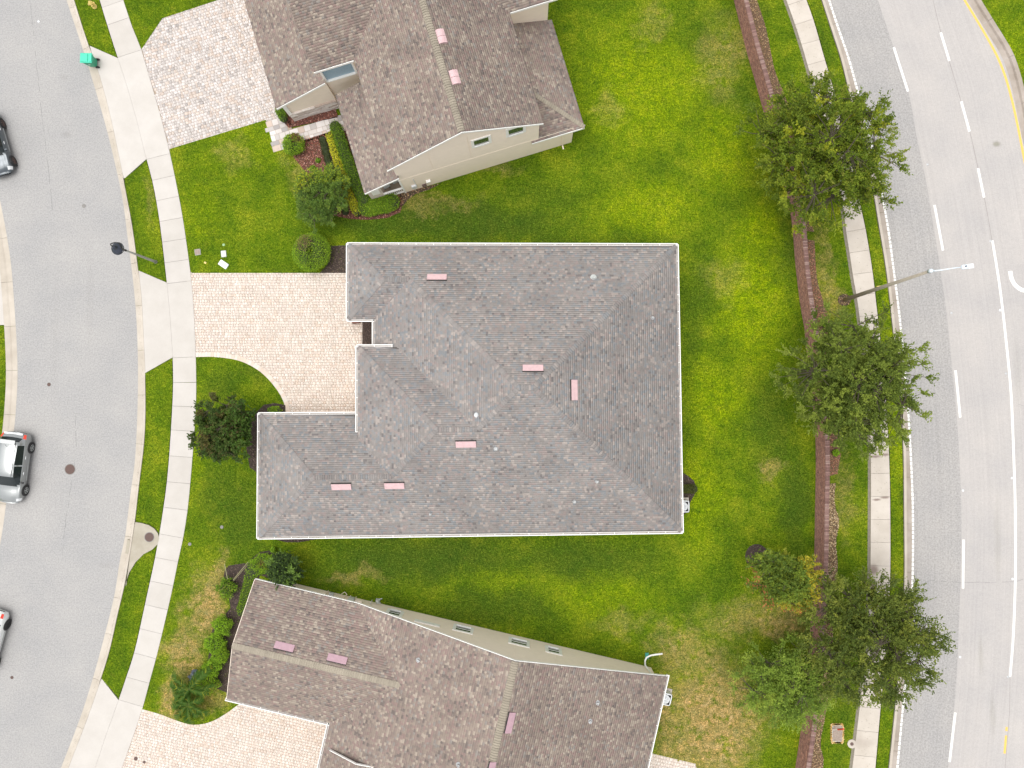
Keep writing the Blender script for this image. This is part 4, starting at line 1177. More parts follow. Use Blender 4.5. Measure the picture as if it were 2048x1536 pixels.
window(h1, f1(6.12, 0, 5.68), R1, 1.25, 1.35, fr=.17, muntin=False, glass='glass')
# pale blue obscure window in the cross wing, with its white frame
window(h1, f1(-3.2, 7.15, 4.62), R1, 2.1, 1.85, fr=.12, out=.12, muntin=False, glass='bluepane')
mb = MB(); mb.tube([f1(9.2, -.06, 2.6), f1(9.3, -.06, .15)], .05, 6); mb.tube([f1(9.3, -.06, .15), f1(9.3, -.3, .08)], .05, 6); link('downspout', mb, M['stucco2'], h1)
mb = MB(); mb.box(f1(-.95, -.07, .95), (.34, .14, .45), R1); mb.tube([f1(-.8, -.05, 1.15), f1(-.8, -.05, 2.5)], .025, 6); mb.tube([f1(-1.0, -.05, .1), f1(-1.0, -.05, .8)], .03, 6); link('meter_box', mb, M['acwhite'], h1)
mb = MB(); mb.box(f1(.05, -.09, 1.25), (.3, .16, .18), R1); link('outlet_cover', mb, M['white'], h1)
mb = MB(); mb.box(f1(-.3, -.08, .65), (.3, .12, .16), R1); mb.tube([f1(-.3, -.08, .1), f1(-.3, -.08, .6)], .02, 6); link('hose_bib', mb, M['rust'], h1)
mb = MB(); mb.tube([f1(1.0 - .35, -.012, 3.1), f1(.65, -.012, 6.4)], .012, 4); mb.tube([f1(3.15, -.012, 3.1), f1(3.15, -.012, 8.2)], .012, 4); link('control_joint', mb, M['stucco2'], h1)
for u, v in ((883, 74), (910, 155.5)):
    q, n = on_roof(u, v, pl1)
    for s_ in (-1, 1):
        cx, cy = q.x + D1.x * 0 + N1.x * s_ * .21, q.y + N1.y * s_ * .21
        mb = MB(); V = []
        for k in range(7):
            t = k / 6; zz = q.z + .1 + .14 * math.sin(t * math.pi * .8 + .35) - .1 * t
            for e in (-1, 1):
                p = Vector((cx, cy, 0)) + Vector((N1.x, N1.y, 0)) * e * .2 + Vector((D1.x, D1.y, 0)) * (t - .5) * .5
                V.append((p.x, p.y, zz)); V.append((p.x, p.y, q.z - .12))
        F_ = []
        for k in range(6):
            b = k * 4; F_ += [(b, b + 4, b + 6, b + 2), (b, b + 1, b + 5, b + 4), (b + 2, b + 6, b + 7, b + 3)]
        F_ += [(0, 2, 3, 1), (24, 25, 27, 26)]
        mb.add(V, F_); link('roof_vent', mb, M['pink'], h1)

# ================================================================== southern house (brown, cross gable)
O3 = Vector(W2(575, 1163)); B3 = Vector(W2(1287, 1331)); D3 = (B3 - O3).normalized(); N3 = Vector((-D3.y, D3.x))
def f3(x, y, z=0):
    p = O3 + D3 * x + N3 * y; return (p.x, p.y, z)
R3 = math.atan2(D3.y, D3.x)
h3 = thing('house', 'single storey cream house with brown cross gable roof and white framed side windows', 'house', f3(12, -6), 'houses of the street')
e3, p3_ = 2.8, .387; yN, yS, yR = .45, -7.22, -3.38
zr = e3 + (yN - yR) * p3_; xW, xMn, xE, xRd = -1.38, 5.3, 25.2, 15.55
zA = e3 + (xRd - xMn) * p3_; xJ = xMn + (zr - e3) / p3_
YS = -24.0
pl3 = [
    [f3(xW, yN, e3), f3(xMn, yN, e3), f3(xJ, yR, zr), f3(xW, yR, zr)],
    [f3(xW, yS, e3), f3(xMn, yS, e3), f3(xJ, yR, zr), f3(xW, yR, zr)],
    [f3(xMn, yN, e3), f3(xRd, yN, zA), f3(xRd, YS, zA), f3(xMn, YS, e3), f3(xMn, yS, e3), f3(xJ, yR, zr)],
    [f3(xRd, yN, zA), f3(xE, yN, e3 + .06), f3(xE, YS, e3 + .06), f3(xRd, YS, zA)],
]
roof_planes(h3, pl3, PAL_BROWN)
ridge_caps(h3, f3(xW, yR, zr), f3(xJ + .2, yR, zr), p3_, PAL_BROWN, .2, WORN)
ridge_caps(h3, f3(xRd, yN, zA), f3(xRd, YS, zA), p3_, PAL_BROWN, .22, WORN)
for a, b in ((f3(xMn, yN, e3), f3(xW, yN, e3)), (f3(xRd, yN, zA), f3(xMn, yN, e3)), (f3(xE, yN, e3), f3(xRd, yN, zA))): board(h3, a, b, side=.02)
for a, b in ((f3(xW, yN, e3), f3(xW, yR, zr)), (f3(xW, yR, zr), f3(xW, yS, e3))): board(h3, a, b, side=.02, mat='stucco2')
gutter(h3, f3(xW, yS, e3), f3(xMn, yS, e3)); gutter(h3, f3(xMn, yS, e3), f3(xMn, YS, e3)); gutter(h3, f3(xE, YS, e3), f3(xE, yN, e3))
n3 = (N3.x, N3.y, 0)
wall_sheet(h3, [f3(-.95, 0, -.05), f3(24.75, 0, -.05), f3(24.75, 0, 2.9), f3(xRd, 0, zA - .12), f3(xMn, 0, 2.78), f3(-.95, 0, 2.78)], n3, M['stucco2'])
mb = MB(); mb.prism([f3(*p)[:2] for p in ((-.95, -.15), (24.75, -.15), (24.75, -23), (5.75, -23), (5.75, -6.8), (-.95, -6.8))], -.05, 2.75); link('wall', mb, M['stucco2'], h3)
def along3(u, v, z):
    q = Vector(W2(u, v, z)) - O3; return q.dot(D3)
for u, v, wd in ((790, 1223, 1.1), (927, 1256, 1.35), (1038, 1285, 1.4), (1107, 1302, 1.1)):
    window(h3, f3(along3(u, v, 1.4), .0, 1.42), R3 + math.pi, wd, 1.35, fr=.2, muntin=True, glass='glass')
mb = MB(); mb.box(f3(along3(855, 1243, 2.2), .03, 2.0), (1.65, .06, .45), R3); link('blind_window', mb, M['white'], h3)
mb = MB()
for u, v in ((944, 1268), (1028, 1302), (1112, 1318)): 
    x = along3(u, v, 3); mb.beam(f3(x, .004, .1), f3(x + .01, .004, min(e3 + (x - xMn) * p3_, e3 + (xE - x) * p3_) - .2), .01, .01) if False else mb.tube([f3(x, .003, 2.2), f3(x, .003, min(e3 + (x - xMn) * p3_, e3 + (xE - x) * p3_) - .3)], .012, 4)
link('control_joint', mb, M['stucco2'], h3)
vj = 0
for u, v in ((569.5, 1292), (675, 1316.5)): vent_at(h3, u, v, pl3)
vent_at(h3, 1021, 1445, pl3); vent_at(h3, 982, 1544, pl3)
for u, v in ((837, 1320), (1195, 1405), (1180, 1442), (917, 1529)):
    q, n = on_roof(u, v, pl3); vent_pipe(h3, (q.x, q.y, q.z), .075, .26)
# small gable near the southern edge of the view
gx = along3(712, 1528, 3.6); gy = -12.0
q = Vector(W2(712, 1529, 4.2)) - O3; gx, gy = q.dot(D3), q.dot(N3)
pg = [[f3(gx - 1.9, gy + 1.0 - 1.0, 3.3), f3(gx, gy, 4.25), f3(gx, gy - 9, 4.25), f3(gx - 1.9, gy - 9, 3.3)], [f3(gx, gy, 4.25), f3(gx + 2.2, gy, 4.0), f3(gx + 2.2, gy - 9, 4.0), f3(gx, gy - 9, 4.25)]]
roof_planes(h3, pg, PAL_BROWN)
board(h3, f3(gx, gy, 4.27), f3(gx - 1.9, gy, 3.32), side=.02); board(h3, f3(gx + 2.2, gy, 4.02), f3(gx, gy, 4.27), side=.02)
# wall-mounted services on the north wall
def wall_box(name, u, v, z, s, mat):
    x = along3(u, v, z); mb = MB(); mb.box(f3(x, s[1] / 2 + .01, z), s, R3); return link(name, mb, M[mat], h3, bevel=.01)
wall_box('meter_box', 702, 1196, 1.5, (.36, .22, .55), 'acwhite'); wall_box('meter_box', 706, 1188, .9, (.34, .2, .4), 'boxgrey')
wall_box('cable_box', 719, 1196, 1.0, (.42, .16, .35), 'stucco'); wall_box('breaker_box', 646, 1181, 1.3, (.42, .14, .5), 'stucco')
wall_box('cable_box', 665, 1179, .8, (.3, .16, .3), 'boxgrey'); wall_box('outlet_cover', 626, 1177, 1.4, (.28, .14, .2), 'white')
mb = MB()
for u, v, z, h in ((658, 1177, .05, 1.5), (695, 1180, .05, 1.2), (714, 1188, .05, 1.0), (704, 1180, .05, 1.4)):
    x = along3(u, v, z); mb.tube([f3(x, .06, z), f3(x, .06, h)], .028, 6)
mb.tube([f3(along3(683, 1185, .4), .1, .35), f3(along3(690, 1182, .3), .28, .3), f3(along3(697, 1182, .3), .2, .5)], .02, 6)
link('service_pipe', mb, M['stucco'], h3)
mb = MB(); x = along3(746, 1193, .5); mb.tube([f3(x, .03, .9), f3(x, .2, .85), f3(x, .24, .5)], .025, 6); mb.box(f3(x + .35, .25, .45), (.3, .22, .3), R3, taper=.6); mb.tube([f3(x + .25, .3, .4), f3(x + .6, .42, .3)], .03, 6); mb.tube([f3(x + .3, .12, .6), f3(x + .6, .2, .62)], .03, 6); link('backflow_valve', mb, M['boxgrey'], h3)
# downspout with long white extension
A = [f3(24.3, .2, 2.6), f3(24.65, .12, 2.2), f3(24.35, .1, .25)]
A = [f3(24.2, .35, 2.72), f3(24.5, .1, 2.3)] + [W(1290.5, 1331, .4), W(1290, 1322, .12), W(1293, 1315, .1), W(1301, 1311, .09), W(1312, 1309, .09), W(1325, 1307.5, .08)]
mb = MB(); mb.tube(A, .058, 8); link('downspout', mb, M['white'], h3, smooth=True)

# ================================================================== brick wall along the back lawns
HW = 1.83
def wall_pts(C, off): return offset(C, off)
bw = thing('brick_wall', 'long curved red brick garden wall with a rowlock cap behind the three houses', 'wall', W(1628, 1000))
WB = WBASE[(WBASE[:, 1] < 40) & (WBASE[:, 1] > -37)]
IN, OUT = WB, offset(WB, -.245)
mb = MB()
def uvstrip(mb, A, z0, z1, flip=False):
    s = np.r_[0, np.cumsum(np.hypot(*np.diff(A, axis=0).T))]; b = len(mb.v)
    for i in range(len(A)):
        mb.v.append((A[i, 0], A[i, 1], z0)); mb.uv.append((s[i], z0)); mb.v.append((A[i, 0], A[i, 1], z1)); mb.uv.append((s[i], z1))
    for i in range(len(A) - 1):
        k = b + 2 * i; mb.f.append([k, k + 2, k + 3, k + 1] if not flip else [k + 1, k + 3, k + 2, k]); mb.c.append((1, 1, 1))
uvstrip(mb, IN, -.05, HW - .06, False); uvstrip(mb, OUT, -.05, HW - .06, True)
link('wall_face', mb, M['brick'], bw)
mb = MB(); strip(mb, offset(WB, -.012), offset(WB, -.235), HW - .062); mb.uv = []; link('mortar_bed', mb, M['mortar'], bw)
mb = MB(); strip(mb, offset(WB, .07), offset(WB, -.37), .012); mb.uv = []; link('footing', mb, M['sand'], bw)
s = np.r_[0, np.cumsum(np.hypot(*np.diff(WB, axis=0).T))]
n = int(s[-1] / .098); V = np.empty((n, 8, 3)); C = []
CA, CBo = offset(WB, .02), offset(WB, -.265)
for k in range(n):
    i0, i1 = np.interp([k * .098 + .012, k * .098 + .086], s, np.arange(len(s)))
    a, b_, c, d = ptc(CA, i0), ptc(CA, i1), ptc(CBo, i1), ptc(CBo, i0); z = HW + rr.uniform(-.006, .006)
    for j, p in enumerate((a, b_, c, d)): V[k, j] = (p[0], p[1], HW - .07); V[k, j + 4] = (p[0], p[1], z)
    q = rr.choice(((.27, .16, .14), (.31, .19, .165), (.23, .13, .115), (.35, .24, .21), (.20, .115, .10))); C.append(q)
bb = np.arange(n)[:, None] * 8
Q = np.concatenate([bb + np.array([f]) for f in ((4, 5, 6, 7), (0, 1, 5, 4), (1, 2, 6, 5), (2, 3, 7, 6), (3, 0, 4, 7))])
nplink('cap_bricks', V.reshape(-1, 3), Q, np.tile(np.array(C), (5, 1)), M['capbrick'], parent=bw, kind='stuff')

# ================================================================== planting beds
def chips(name, poly, dens, pal, z, size=(.03, .09), parent=None, bed=(.05, .035, .028), label=None, cat_='mulch bed', kind='stuff', z0=.05):
    P = np.array(poly); x0, y0 = P.min(0); x1, y1 = P.max(0)
    root = thing(name, label, cat_, (float(P[:, 0].mean()), float(P[:, 1].mean()), .04), 'planting beds')
    mb = MB(); mb.prism([tuple(p) for p in poly], .0, z0); link('bed_soil', mb, simple('bed_soil', (.10, .04, .03) if pal is RED else bed, .95, var=.35, vscale=14, bmp=.8, bscale=40), root)
    n = int((x1 - x0) * (y1 - y0) * dens); q = np.c_[rg.uniform(x0, x1, n), rg.uniform(y0, y1, n)]
    q = q[pip(q, poly)]; N = len(q)
    a = rg.uniform(0, 6.28, N); L = rg.uniform(size[0], size[1], N); w_ = L * rg.uniform(.2, .45, N); tl = rg.uniform(-.35, .35, N)
    d = np.c_[np.cos(a), np.sin(a), tl]; s = np.c_[-np.sin(a), np.cos(a), rg.uniform(-.3, .3, N)]
    c = np.c_[q, z + rg.uniform(0, .03, N)]
    V = np.stack([c - d * L[:, None] / 2 - s * w_[:, None] / 2, c + d * L[:, None] / 2 - s * w_[:, None] / 2, c + d * L[:, None] / 2 + s * w_[:, None] / 2, c - d * L[:, None] / 2 + s * w_[:, None] / 2], 1)
    pal = np.array(pal); C = pal[rg.integers(0, len(pal), N)] * rg.uniform(.7, 1.3, (N, 1))
    nplink('chips', V.reshape(-1, 3), np.arange(N * 4).reshape(N, 4), C, M['chip'], parent=root, kind='stuff')
    return root
RED = [(.32, .10, .065), (.24, .075, .05), (.42, .18, .13), (.15, .05, .035), (.5, .30, .24)]
DARK = [(.06, .04, .038), (.035, .025, .024), (.10, .07, .06), (.17, .12, .10)]
STRAW = [(.30, .17, .09), (.42, .27, .14), (.22, .12, .07), (.52, .38, .2), (.16, .09, .06)]
TAN = [(.52, .38, .2), (.6, .46, .28), (.36, .24, .12), (.66, .55, .36)]
chips('mulch_bed', [W2(*p) for p in ((550, 214), (560, 236), (578, 256), (676, 235), (668, 205), (560, 210))], 260, RED, .055, label='narrow red mulch bed along the stone skirt of the two storey house')
chips('mulch_bed', [W2(*p) for p in ((572, 292), (660, 264), (700, 262), (760, 300), (800, 390), (808, 404), (800, 425), (775, 436), (735, 440), (700, 438), (660, 430), (612, 345), (590, 318))], 240, RED, .06, label='red bark mulch bed in front of the two storey house beside the front walk')
chips('mulch_bed', [W2(*p) for p in ((800, 400), (806, 412), (815, 400), (832, 388), (860, 379), (880, 368), (830, 378), (795, 386))], 300, STRAW, .06, label='thin brown mulch edge along the utility meter wall of the two storey house')
chips('mulch_bed', [W2(*p) for p in ((662, 492), (720, 490), (720, 546), (640, 546), (655, 530))], 260, DARK, .06, label='dark mulch bed between the round shrub and the grey roofed house')
chips('mulch_bed', [W2(*p) for p in ((725, 630), (770, 630), (770, 700), (725, 700))], 260, DARK, .062, label='dark mulch square between the garage and the porch of the grey roofed house')
chips('mulch_bed', [W2(*p) for p in ((500, 850), (515, 822), (528, 810), (550, 806), (571, 810), (572, 860), (560, 900), (540, 960), (500, 935), (492, 890))], 260, DARK, .06, label='dark mulch bed under the magnolia at the corner of the grey roofed house')
chips('mulch_bed', [W2(*p) for p in ((540, 1060), (545, 1076), (570, 1084), (600, 1084), (640, 1077), (640, 1060))], 260, DARK, .06, label='sliver of dark mulch under the south gutter of the grey roofed house')
chips('mulch_bed', [W2(*p) for p in ((1345, 940), (1362, 944), (1374, 950), (1388, 962), (1392, 976), (1388, 990), (1381, 1003), (1372, 1025), (1362, 1034), (1345, 1036))], 260, DARK, .06, label='dark mulch bed around the air conditioner of the grey roofed house')
chips('mulch_bed', [W2(1513 + 23 * math.cos(k * .349), 1112 + 24 * math.sin(k * .349)) for k in range(18)], 300, DARK, .06, label='round dark mulch ring at the foot of the yellow tinted tree', z0=.07)
chips('mulch_bed', [W2(*p) for p in ((450, 1140), (458, 1131), (490, 1126), (497, 1132), (494, 1160), (486, 1200), (480, 1216), (462, 1218), (458, 1190), (447, 1160))], 280, DARK, .065, label='dark mulch strip with a staked shrub at the corner of the southern house', z0=.06)
chips('mulch_bed', [W2(*p) for p in ((500, 1120), (520, 1104), (545, 1100), (585, 1120), (592, 1160), (570, 1166), (520, 1150), (500, 1215), (470, 1300), (455, 1385), (430, 1375), (430, 1340), (415, 1330), (425, 1260), (470, 1205))], 160, DARK, .06, label='dark mulch under the bushes along the west gable of the southern house')
chips('mulch_bed', [W2(1688 + 13 * math.cos(k * .349), 600 + 12 * math.sin(k * .349)) for k in range(18)], 300, STRAW, .06, label='small round worn ring at the foot of the tall avenue lamp')
ed = gpx([(1513, 0), (1532, 59), (1547, 134), (1558, 165), (1571, 196), (1585, 260), (1600, 350), (1613, 431), (1627, 460), (1629, 498), (1634, 560), (1645, 600), (1658, 640), (1656, 680), (1650, 720), (1660, 800), (1680, 900), (1680, 915), (1672, 960), (1668, 1008), (1678, 1040), (1671, 1086), (1675, 1128), (1668, 1200), (1664, 1300), (1652, 1420), (1645, 1455), (1640, 1490), (1646, 1513), (1646, 1536), (1640, 1640)])
EC = cat(ed, step=.6, ext=8)
wo_ = offset(WB, -.25)
for (ya, yb, pal, lab) in ((-60, 470, STRAW, 'pine straw bed behind the northern stretch of the brick wall'), (470, 960, RED[:3] + STRAW[:2], 'reddish leaf litter bed behind the middle of the brick wall near the tall lamp'), (960, 1180, TAN, 'pale tan pine straw bed behind the brick wall near the cracked sidewalk'), (1180, 1600, STRAW[:3] + TAN[:2], 'patchy straw bed behind the southern end of the brick wall')):
    A_ = [p for p in wo_ if -(yb - 807) / 30 <= p[1] <= -(ya - 807) / 30]; B_ = [p for p in EC if -(yb - 807) / 30 <= p[1] <= -(ya - 807) / 30]
    chips('mulch_bed', [tuple(p) for p in A_] + [tuple(p) for p in B_[::-1]], 240, pal, .06, label=lab, bed=(.12, .075, .045))

# ================================================================== foliage
def leaves(name, ctr, axis, L, Wd, C, parent, mat='leaf', **kw):
    """rhombic leaves: ctr, axis (N,3); L, Wd (N); C (N,3)"""
    N = len(ctr)
    rnd = rg.normal(0, 1, (N, 3)); rnd[:, 2] *= .45
    s = np.cross(axis, rnd + np.array([0, 0, 1e-3])); 
    # keep blades mostly facing up
    upv = np.array([0, 0, 1.0]); s2 = np.cross(axis, upv); s = s * .45 / (np.linalg.norm(s, axis=1)[:, None] + 1e-6) + s2 / (np.linalg.norm(s2, axis=1)[:, None] + 1e-6)
    s /= np.linalg.norm(s, axis=1)[:, None] + 1e-9
    a = axis * L[:, None] / 2; b = s * Wd[:, None] / 2
    V = np.stack([ctr - a, ctr + b - a * .1, ctr + a, ctr - b - a * .1], 1)
    return nplink(name, V.reshape(-1, 3), np.arange(N * 4).reshape(N, 4), C, M[mat], parent=parent, **kw)

def unit(v): return v / (np.linalg.norm(v, axis=1)[:, None] + 1e-9)

def palette(P, n):
    P = np.array([p[0] for p in P]), np.array([p[1] for p in P], float)
    return P[0][rg.choice(len(P[0]), n, p=P[1] / P[1].sum())]

OAK = [((0.06, 0.093, 0.01), 2.6), ((0.097, 0.148, 0.013), 4), ((0.156, 0.213, 0.019), 3.4), ((0.239, 0.291, 0.026), 1.9), ((0.408, 0.418, 0.026), 0.6)]
OAK2 = [((0.066, 0.099, 0.016), 3), ((0.109, 0.155, 0.024), 4), ((0.174, 0.225, 0.034), 3.2), ((0.254, 0.311, 0.046), 1.6)]
OAK3 = [((0.058, 0.087, 0.017), 3), ((0.099, 0.133, 0.022), 4), ((0.155, 0.194, 0.032), 3), ((0.236, 0.26, 0.04), 1.2)]

def tree(name, label, base, top, R3_, pal, seed, nclu=230, per=110, leafL=(.10, .17), group='trees along the brick wall', tips=None, tipdirs=None, trunk=.16, spread=1.0, multi=1, spray=.42, droop=0.0, flat=.72):
    """base: ground point; top: crown centre (x, y, z); R3_: crown radii"""
    global rg
    keep = rg; rg = np.random.default_rng(seed); r = random.Random(seed)
    root = thing(name, label, 'tree', (base[0], base[1], .03), group)
    c = Vector(top); b0 = Vector((base[0], base[1], 0.0)); fork = b0.lerp(Vector((c.x, c.y, c.z)), .34); fork.x = b0.x + (c.x - b0.x) * .25; fork.y = b0.y + (c.y - b0.y) * .25
    # limb directions give the crown its lobes
    nl = 9; lobes = []
    nclu = int(nclu)
    for k in range(nl):
        a = k * 2 * math.pi / nl + r.uniform(-.3, .3); e = r.uniform(-.1, .75)
        ln = r.uniform(.78, 1.16)
        lobes.append((Vector((math.cos(a) * math.cos(e), math.sin(a) * math.cos(e), math.sin(e))), ln))
    lobes.append((Vector((0, 0, 1)), .9)); lobes.append((Vector((.3, -.2, .9)).normalized(), .95))
    mbT = MB()
    for m in range(multi):
        off = Vector((r.uniform(-.12, .12), r.uniform(-.12, .12), 0)) * (multi > 1)
        mbT.tube([b0 + off, b0 + off + Vector((0, 0, .25)), b0.lerp(fork, .55) + off * 2 + Vector((r.uniform(-.06, .06), r.uniform(-.06, .06), 0)), fork + off * 3], [trunk * 1.25, trunk, trunk * .85, trunk * .7], 8, cap=False)
    link('trunk', mbT, M['bark'], root, smooth=True)
    mbL = MB(); nodes = []
    for d, ln in lobes:
        tip = c + Vector((d.x * R3_[0], d.y * R3_[1], d.z * R3_[2])) * ln * .78
        mid = fork.lerp(tip, .5) + Vector((r.uniform(-.2, .2), r.uniform(-.2, .2), r.uniform(0, .3)))
        mbL.tube([fork, mid, tip], [trunk * .36, trunk * .2, trunk * .08], 6, cap=False)
        nodes += [fork.lerp(mid, .7), mid, mid.lerp(tip, .5), tip]
    NP = np.array([tuple(p) for p in nodes])
    CC = []; DD = []
    while len(CC) < nclu:
        d, ln = r.choice(lobes)
        v = Vector((r.gauss(0, 1), r.gauss(0, 1), r.gauss(0, .8))).normalized()
        v = (v + d * r.uniform(.3, 1.6)).normalized()
        rad = (r.random() ** .42) * ln * (.82 + .3 * max(0, v.dot(d)))
        if v.z < -.35: continue
        if r.random() < .16: v = Vector((r.uniform(-1, 1), r.uniform(-1, 1), r.uniform(0, .8))); rad = .62; DD.append(v.normalized()); CC.append(c + Vector((v.x * R3_[0], v.y * R3_[1], v.z * R3_[2])) * rad); continue
        CC.append(c + Vector((v.x * R3_[0], v.y * R3_[1], v.z * R3_[2])) * rad); DD.append(v)
    for p, v in list(zip(CC, DD)):
        q = NP[np.argmin(((NP - np.array(p))**2).sum(1))]
        mbL.tube([q, Vector(q).lerp(p, .5) + Vector((r.uniform(-.08, .08), r.uniform(-.08, .08), .04)), p, p + v * .3], [.03, .02, .012, .004], 4, cap=False)
    for i in range(int(nclu * .1)):
        d, ln = r.choice(lobes); tp = c + Vector((d.x * R3_[0], d.y * R3_[1], abs(d.z) * R3_[2])) * ln * .7
        CC.append(fork.lerp(tp, r.uniform(.1, .7)) + Vector((r.uniform(-.5, .5), r.uniform(-.5, .5), r.uniform(.5, 1.1) * R3_[2] * .4))); DD.append(Vector((d.x, d.y, .5)).normalized())
    nclu = len(CC)
    link('branches', mbL, M['bark'], root)
    CC = np.array([tuple(p) for p in CC]); DD = np.array([tuple(p) for p in DD])
    # every shoot cluster: several twigs, leaves along each
    tw = 7; n = nclu * tw
    TC = np.repeat(CC, tw, axis=0); TD = unit(np.repeat(DD, tw, axis=0) * .9 + rg.normal(0, .62, (n, 3)) * np.array([1, 1, .6]) + np.array([0, 0, .12 - droop]))
    TL = rg.uniform(.45, 1.0, n) * spray * 1.6
    k = max(3, per // tw); N = n * k
    t = np.tile(np.linspace(.08, 1, k), n) + rg.uniform(-.05, .05, N)
    P = np.repeat(TC, k, axis=0) + np.repeat(TD, k, axis=0) * (np.repeat(TL, k) * t)[:, None] + rg.normal(0, .045, (N, 3)) * spread
    P[:, 2] -= droop * .25 * t ** 2
    ax = unit(np.repeat(TD, k, axis=0) * .8 + rg.normal(0, .7, (N, 3)) * np.array([1, 1, .5]))
    Lf = rg.uniform(leafL[0], leafL[1], N); Wf = Lf * rg.uniform(.38, .6, N)
    cl = np.repeat(palette(pal, nclu), tw * k, axis=0); lf = palette(pal, N)
    C = (cl * .55 + lf * .45) * rg.uniform(.8, 1.25, (N, 1))
    if tipdirs is not None:
        D = (P - np.array(tuple(c))) / np.array(R3_)
        for (dx, dy, dz, cut, colr, pr) in tipdirs:
            m = (D @ np.array([dx, dy, dz]) > cut) & (rg.random(N) < pr)
            C[m] = np.array(colr) * rg.uniform(.75, 1.25, (m.sum(), 1))
    if tips is not None:
        for cc, pr in tips:
            m = (rg.random(nclu * tw) < pr); m = np.repeat(m, k) & (t > .35)
            C[m] = np.array(cc) * rg.uniform(.75, 1.3, (m.sum(), 1))
    leaves('crown', P, ax, Lf, Wf, C, root)
    rg = keep
    return root

tree('oak_tree', 'largest dark green oak with yellow green tips, overhanging the avenue north of the tall lamp', W2(1596, 350), tuple(W(1638, 300, 5.4)), (4.15, 4.1, 2.7), OAK, 21, 540, 126, tips=[((.19, .21, .03), .05)], spray=.5)
tree('oak_tree', 'grey green oak with a dense rounded crown just south of the tall avenue lamp', W2(1652, 771), tuple(W(1694, 768, 5.2)), (3.95, 3.95, 2.6), OAK2, 22, 560, 126, spray=.44)
tree('oak_tree', 'open spreading dark oak reaching over the kerb beside the southern end of the avenue', W2(1692, 1226), tuple(W(1738, 1272, 5.2)), (3.6, 3.6, 2.4), OAK3, 23, 400, 120, spray=.62)
tree('young_tree', 'smaller light green tree with thin upright stems over the brick wall', W2(1546, 1322), tuple(W(1572, 1365, 3.5)), (2.65, 2.4, 1.8), [((.095, .155, .025), 3), ((.155, .235, .032), 4), ((.23, .32, .045), 3.4), ((.33, .40, .06), 1.3)], 24, 300, 105, spray=.5, trunk=.06, multi=4, leafL=(.08, .14))
tree('young_tree', 'small tree with yellow and orange tinted leaves beside the round mulch ring', W2(1513, 1112), tuple(W(1566, 1158, 4.6)), (1.85, 1.6, 1.4), [((.07, .115, .02), 3), ((.12, .18, .024), 4), ((.21, .27, .03), 3), ((.30, .30, .03), .8)], 25, 190, 100, spray=.42, trunk=.07, leafL=(.11, .19),
     tipdirs=[(1, .25, 0, .62, (.38, .33, .03), .75), (.2, -1, 0, .8, (.33, .29, .03), .6), (-1, -.45, 0, .75, (.34, .15, .05), .3), (.1, -1, 0, 1.05, (.5, .2, .06), .35)])
tree('magnolia_tree', 'dark glossy magnolia with bronze leaf undersides between the sidewalk and the grey roofed house', W2(476, 862), tuple(W(451, 858, 3.0)), (1.72, 1.85, 1.6), [((.038, .068, .016), 4), ((.06, .10, .02), 4), ((.10, .08, .03), 2), ((.09, .155, .025), 3), ((.15, .11, .04), .8)], 26, 260, 100, spray=.3, trunk=.09, leafL=(.12, .2), group='trees in front gardens',
     tipdirs=[(.8, .1, .2, .45, (.06, .12, .02), .4)])
tree('ornamental_tree', 'dense rounded green bush tree with yellow flowers beside the red mulch bed', W2(655, 398), tuple(W(644, 394, 1.9)), (1.5, 1.75, 1.25), [((.055, .105, .022), 3), ((.095, .165, .03), 4), ((.15, .235, .038), 3.4), ((.24, .32, .045), 1.4)], 27, 460, 105, spray=.24, trunk=.08, leafL=(.07, .12), group='trees in front gardens', tipdirs=[(-.15, 1, 0, .3, (.30, .38, .03), .4), (-.5, .5, .2, .6, (.46, .45, .03), .2)])
tree('young_tree', 'small dark shrub tree with pale green new leaves by the southern house', W2(574, 1152), tuple(W(568, 1138, 2.2)), (.88, .85, .75), [((.03, .052, .018), 4), ((.05, .085, .024), 3), ((.18, .29, .05), 2)], 28, 90, 80, spray=.34, trunk=.05, leafL=(.12, .2), group='trees in front gardens')

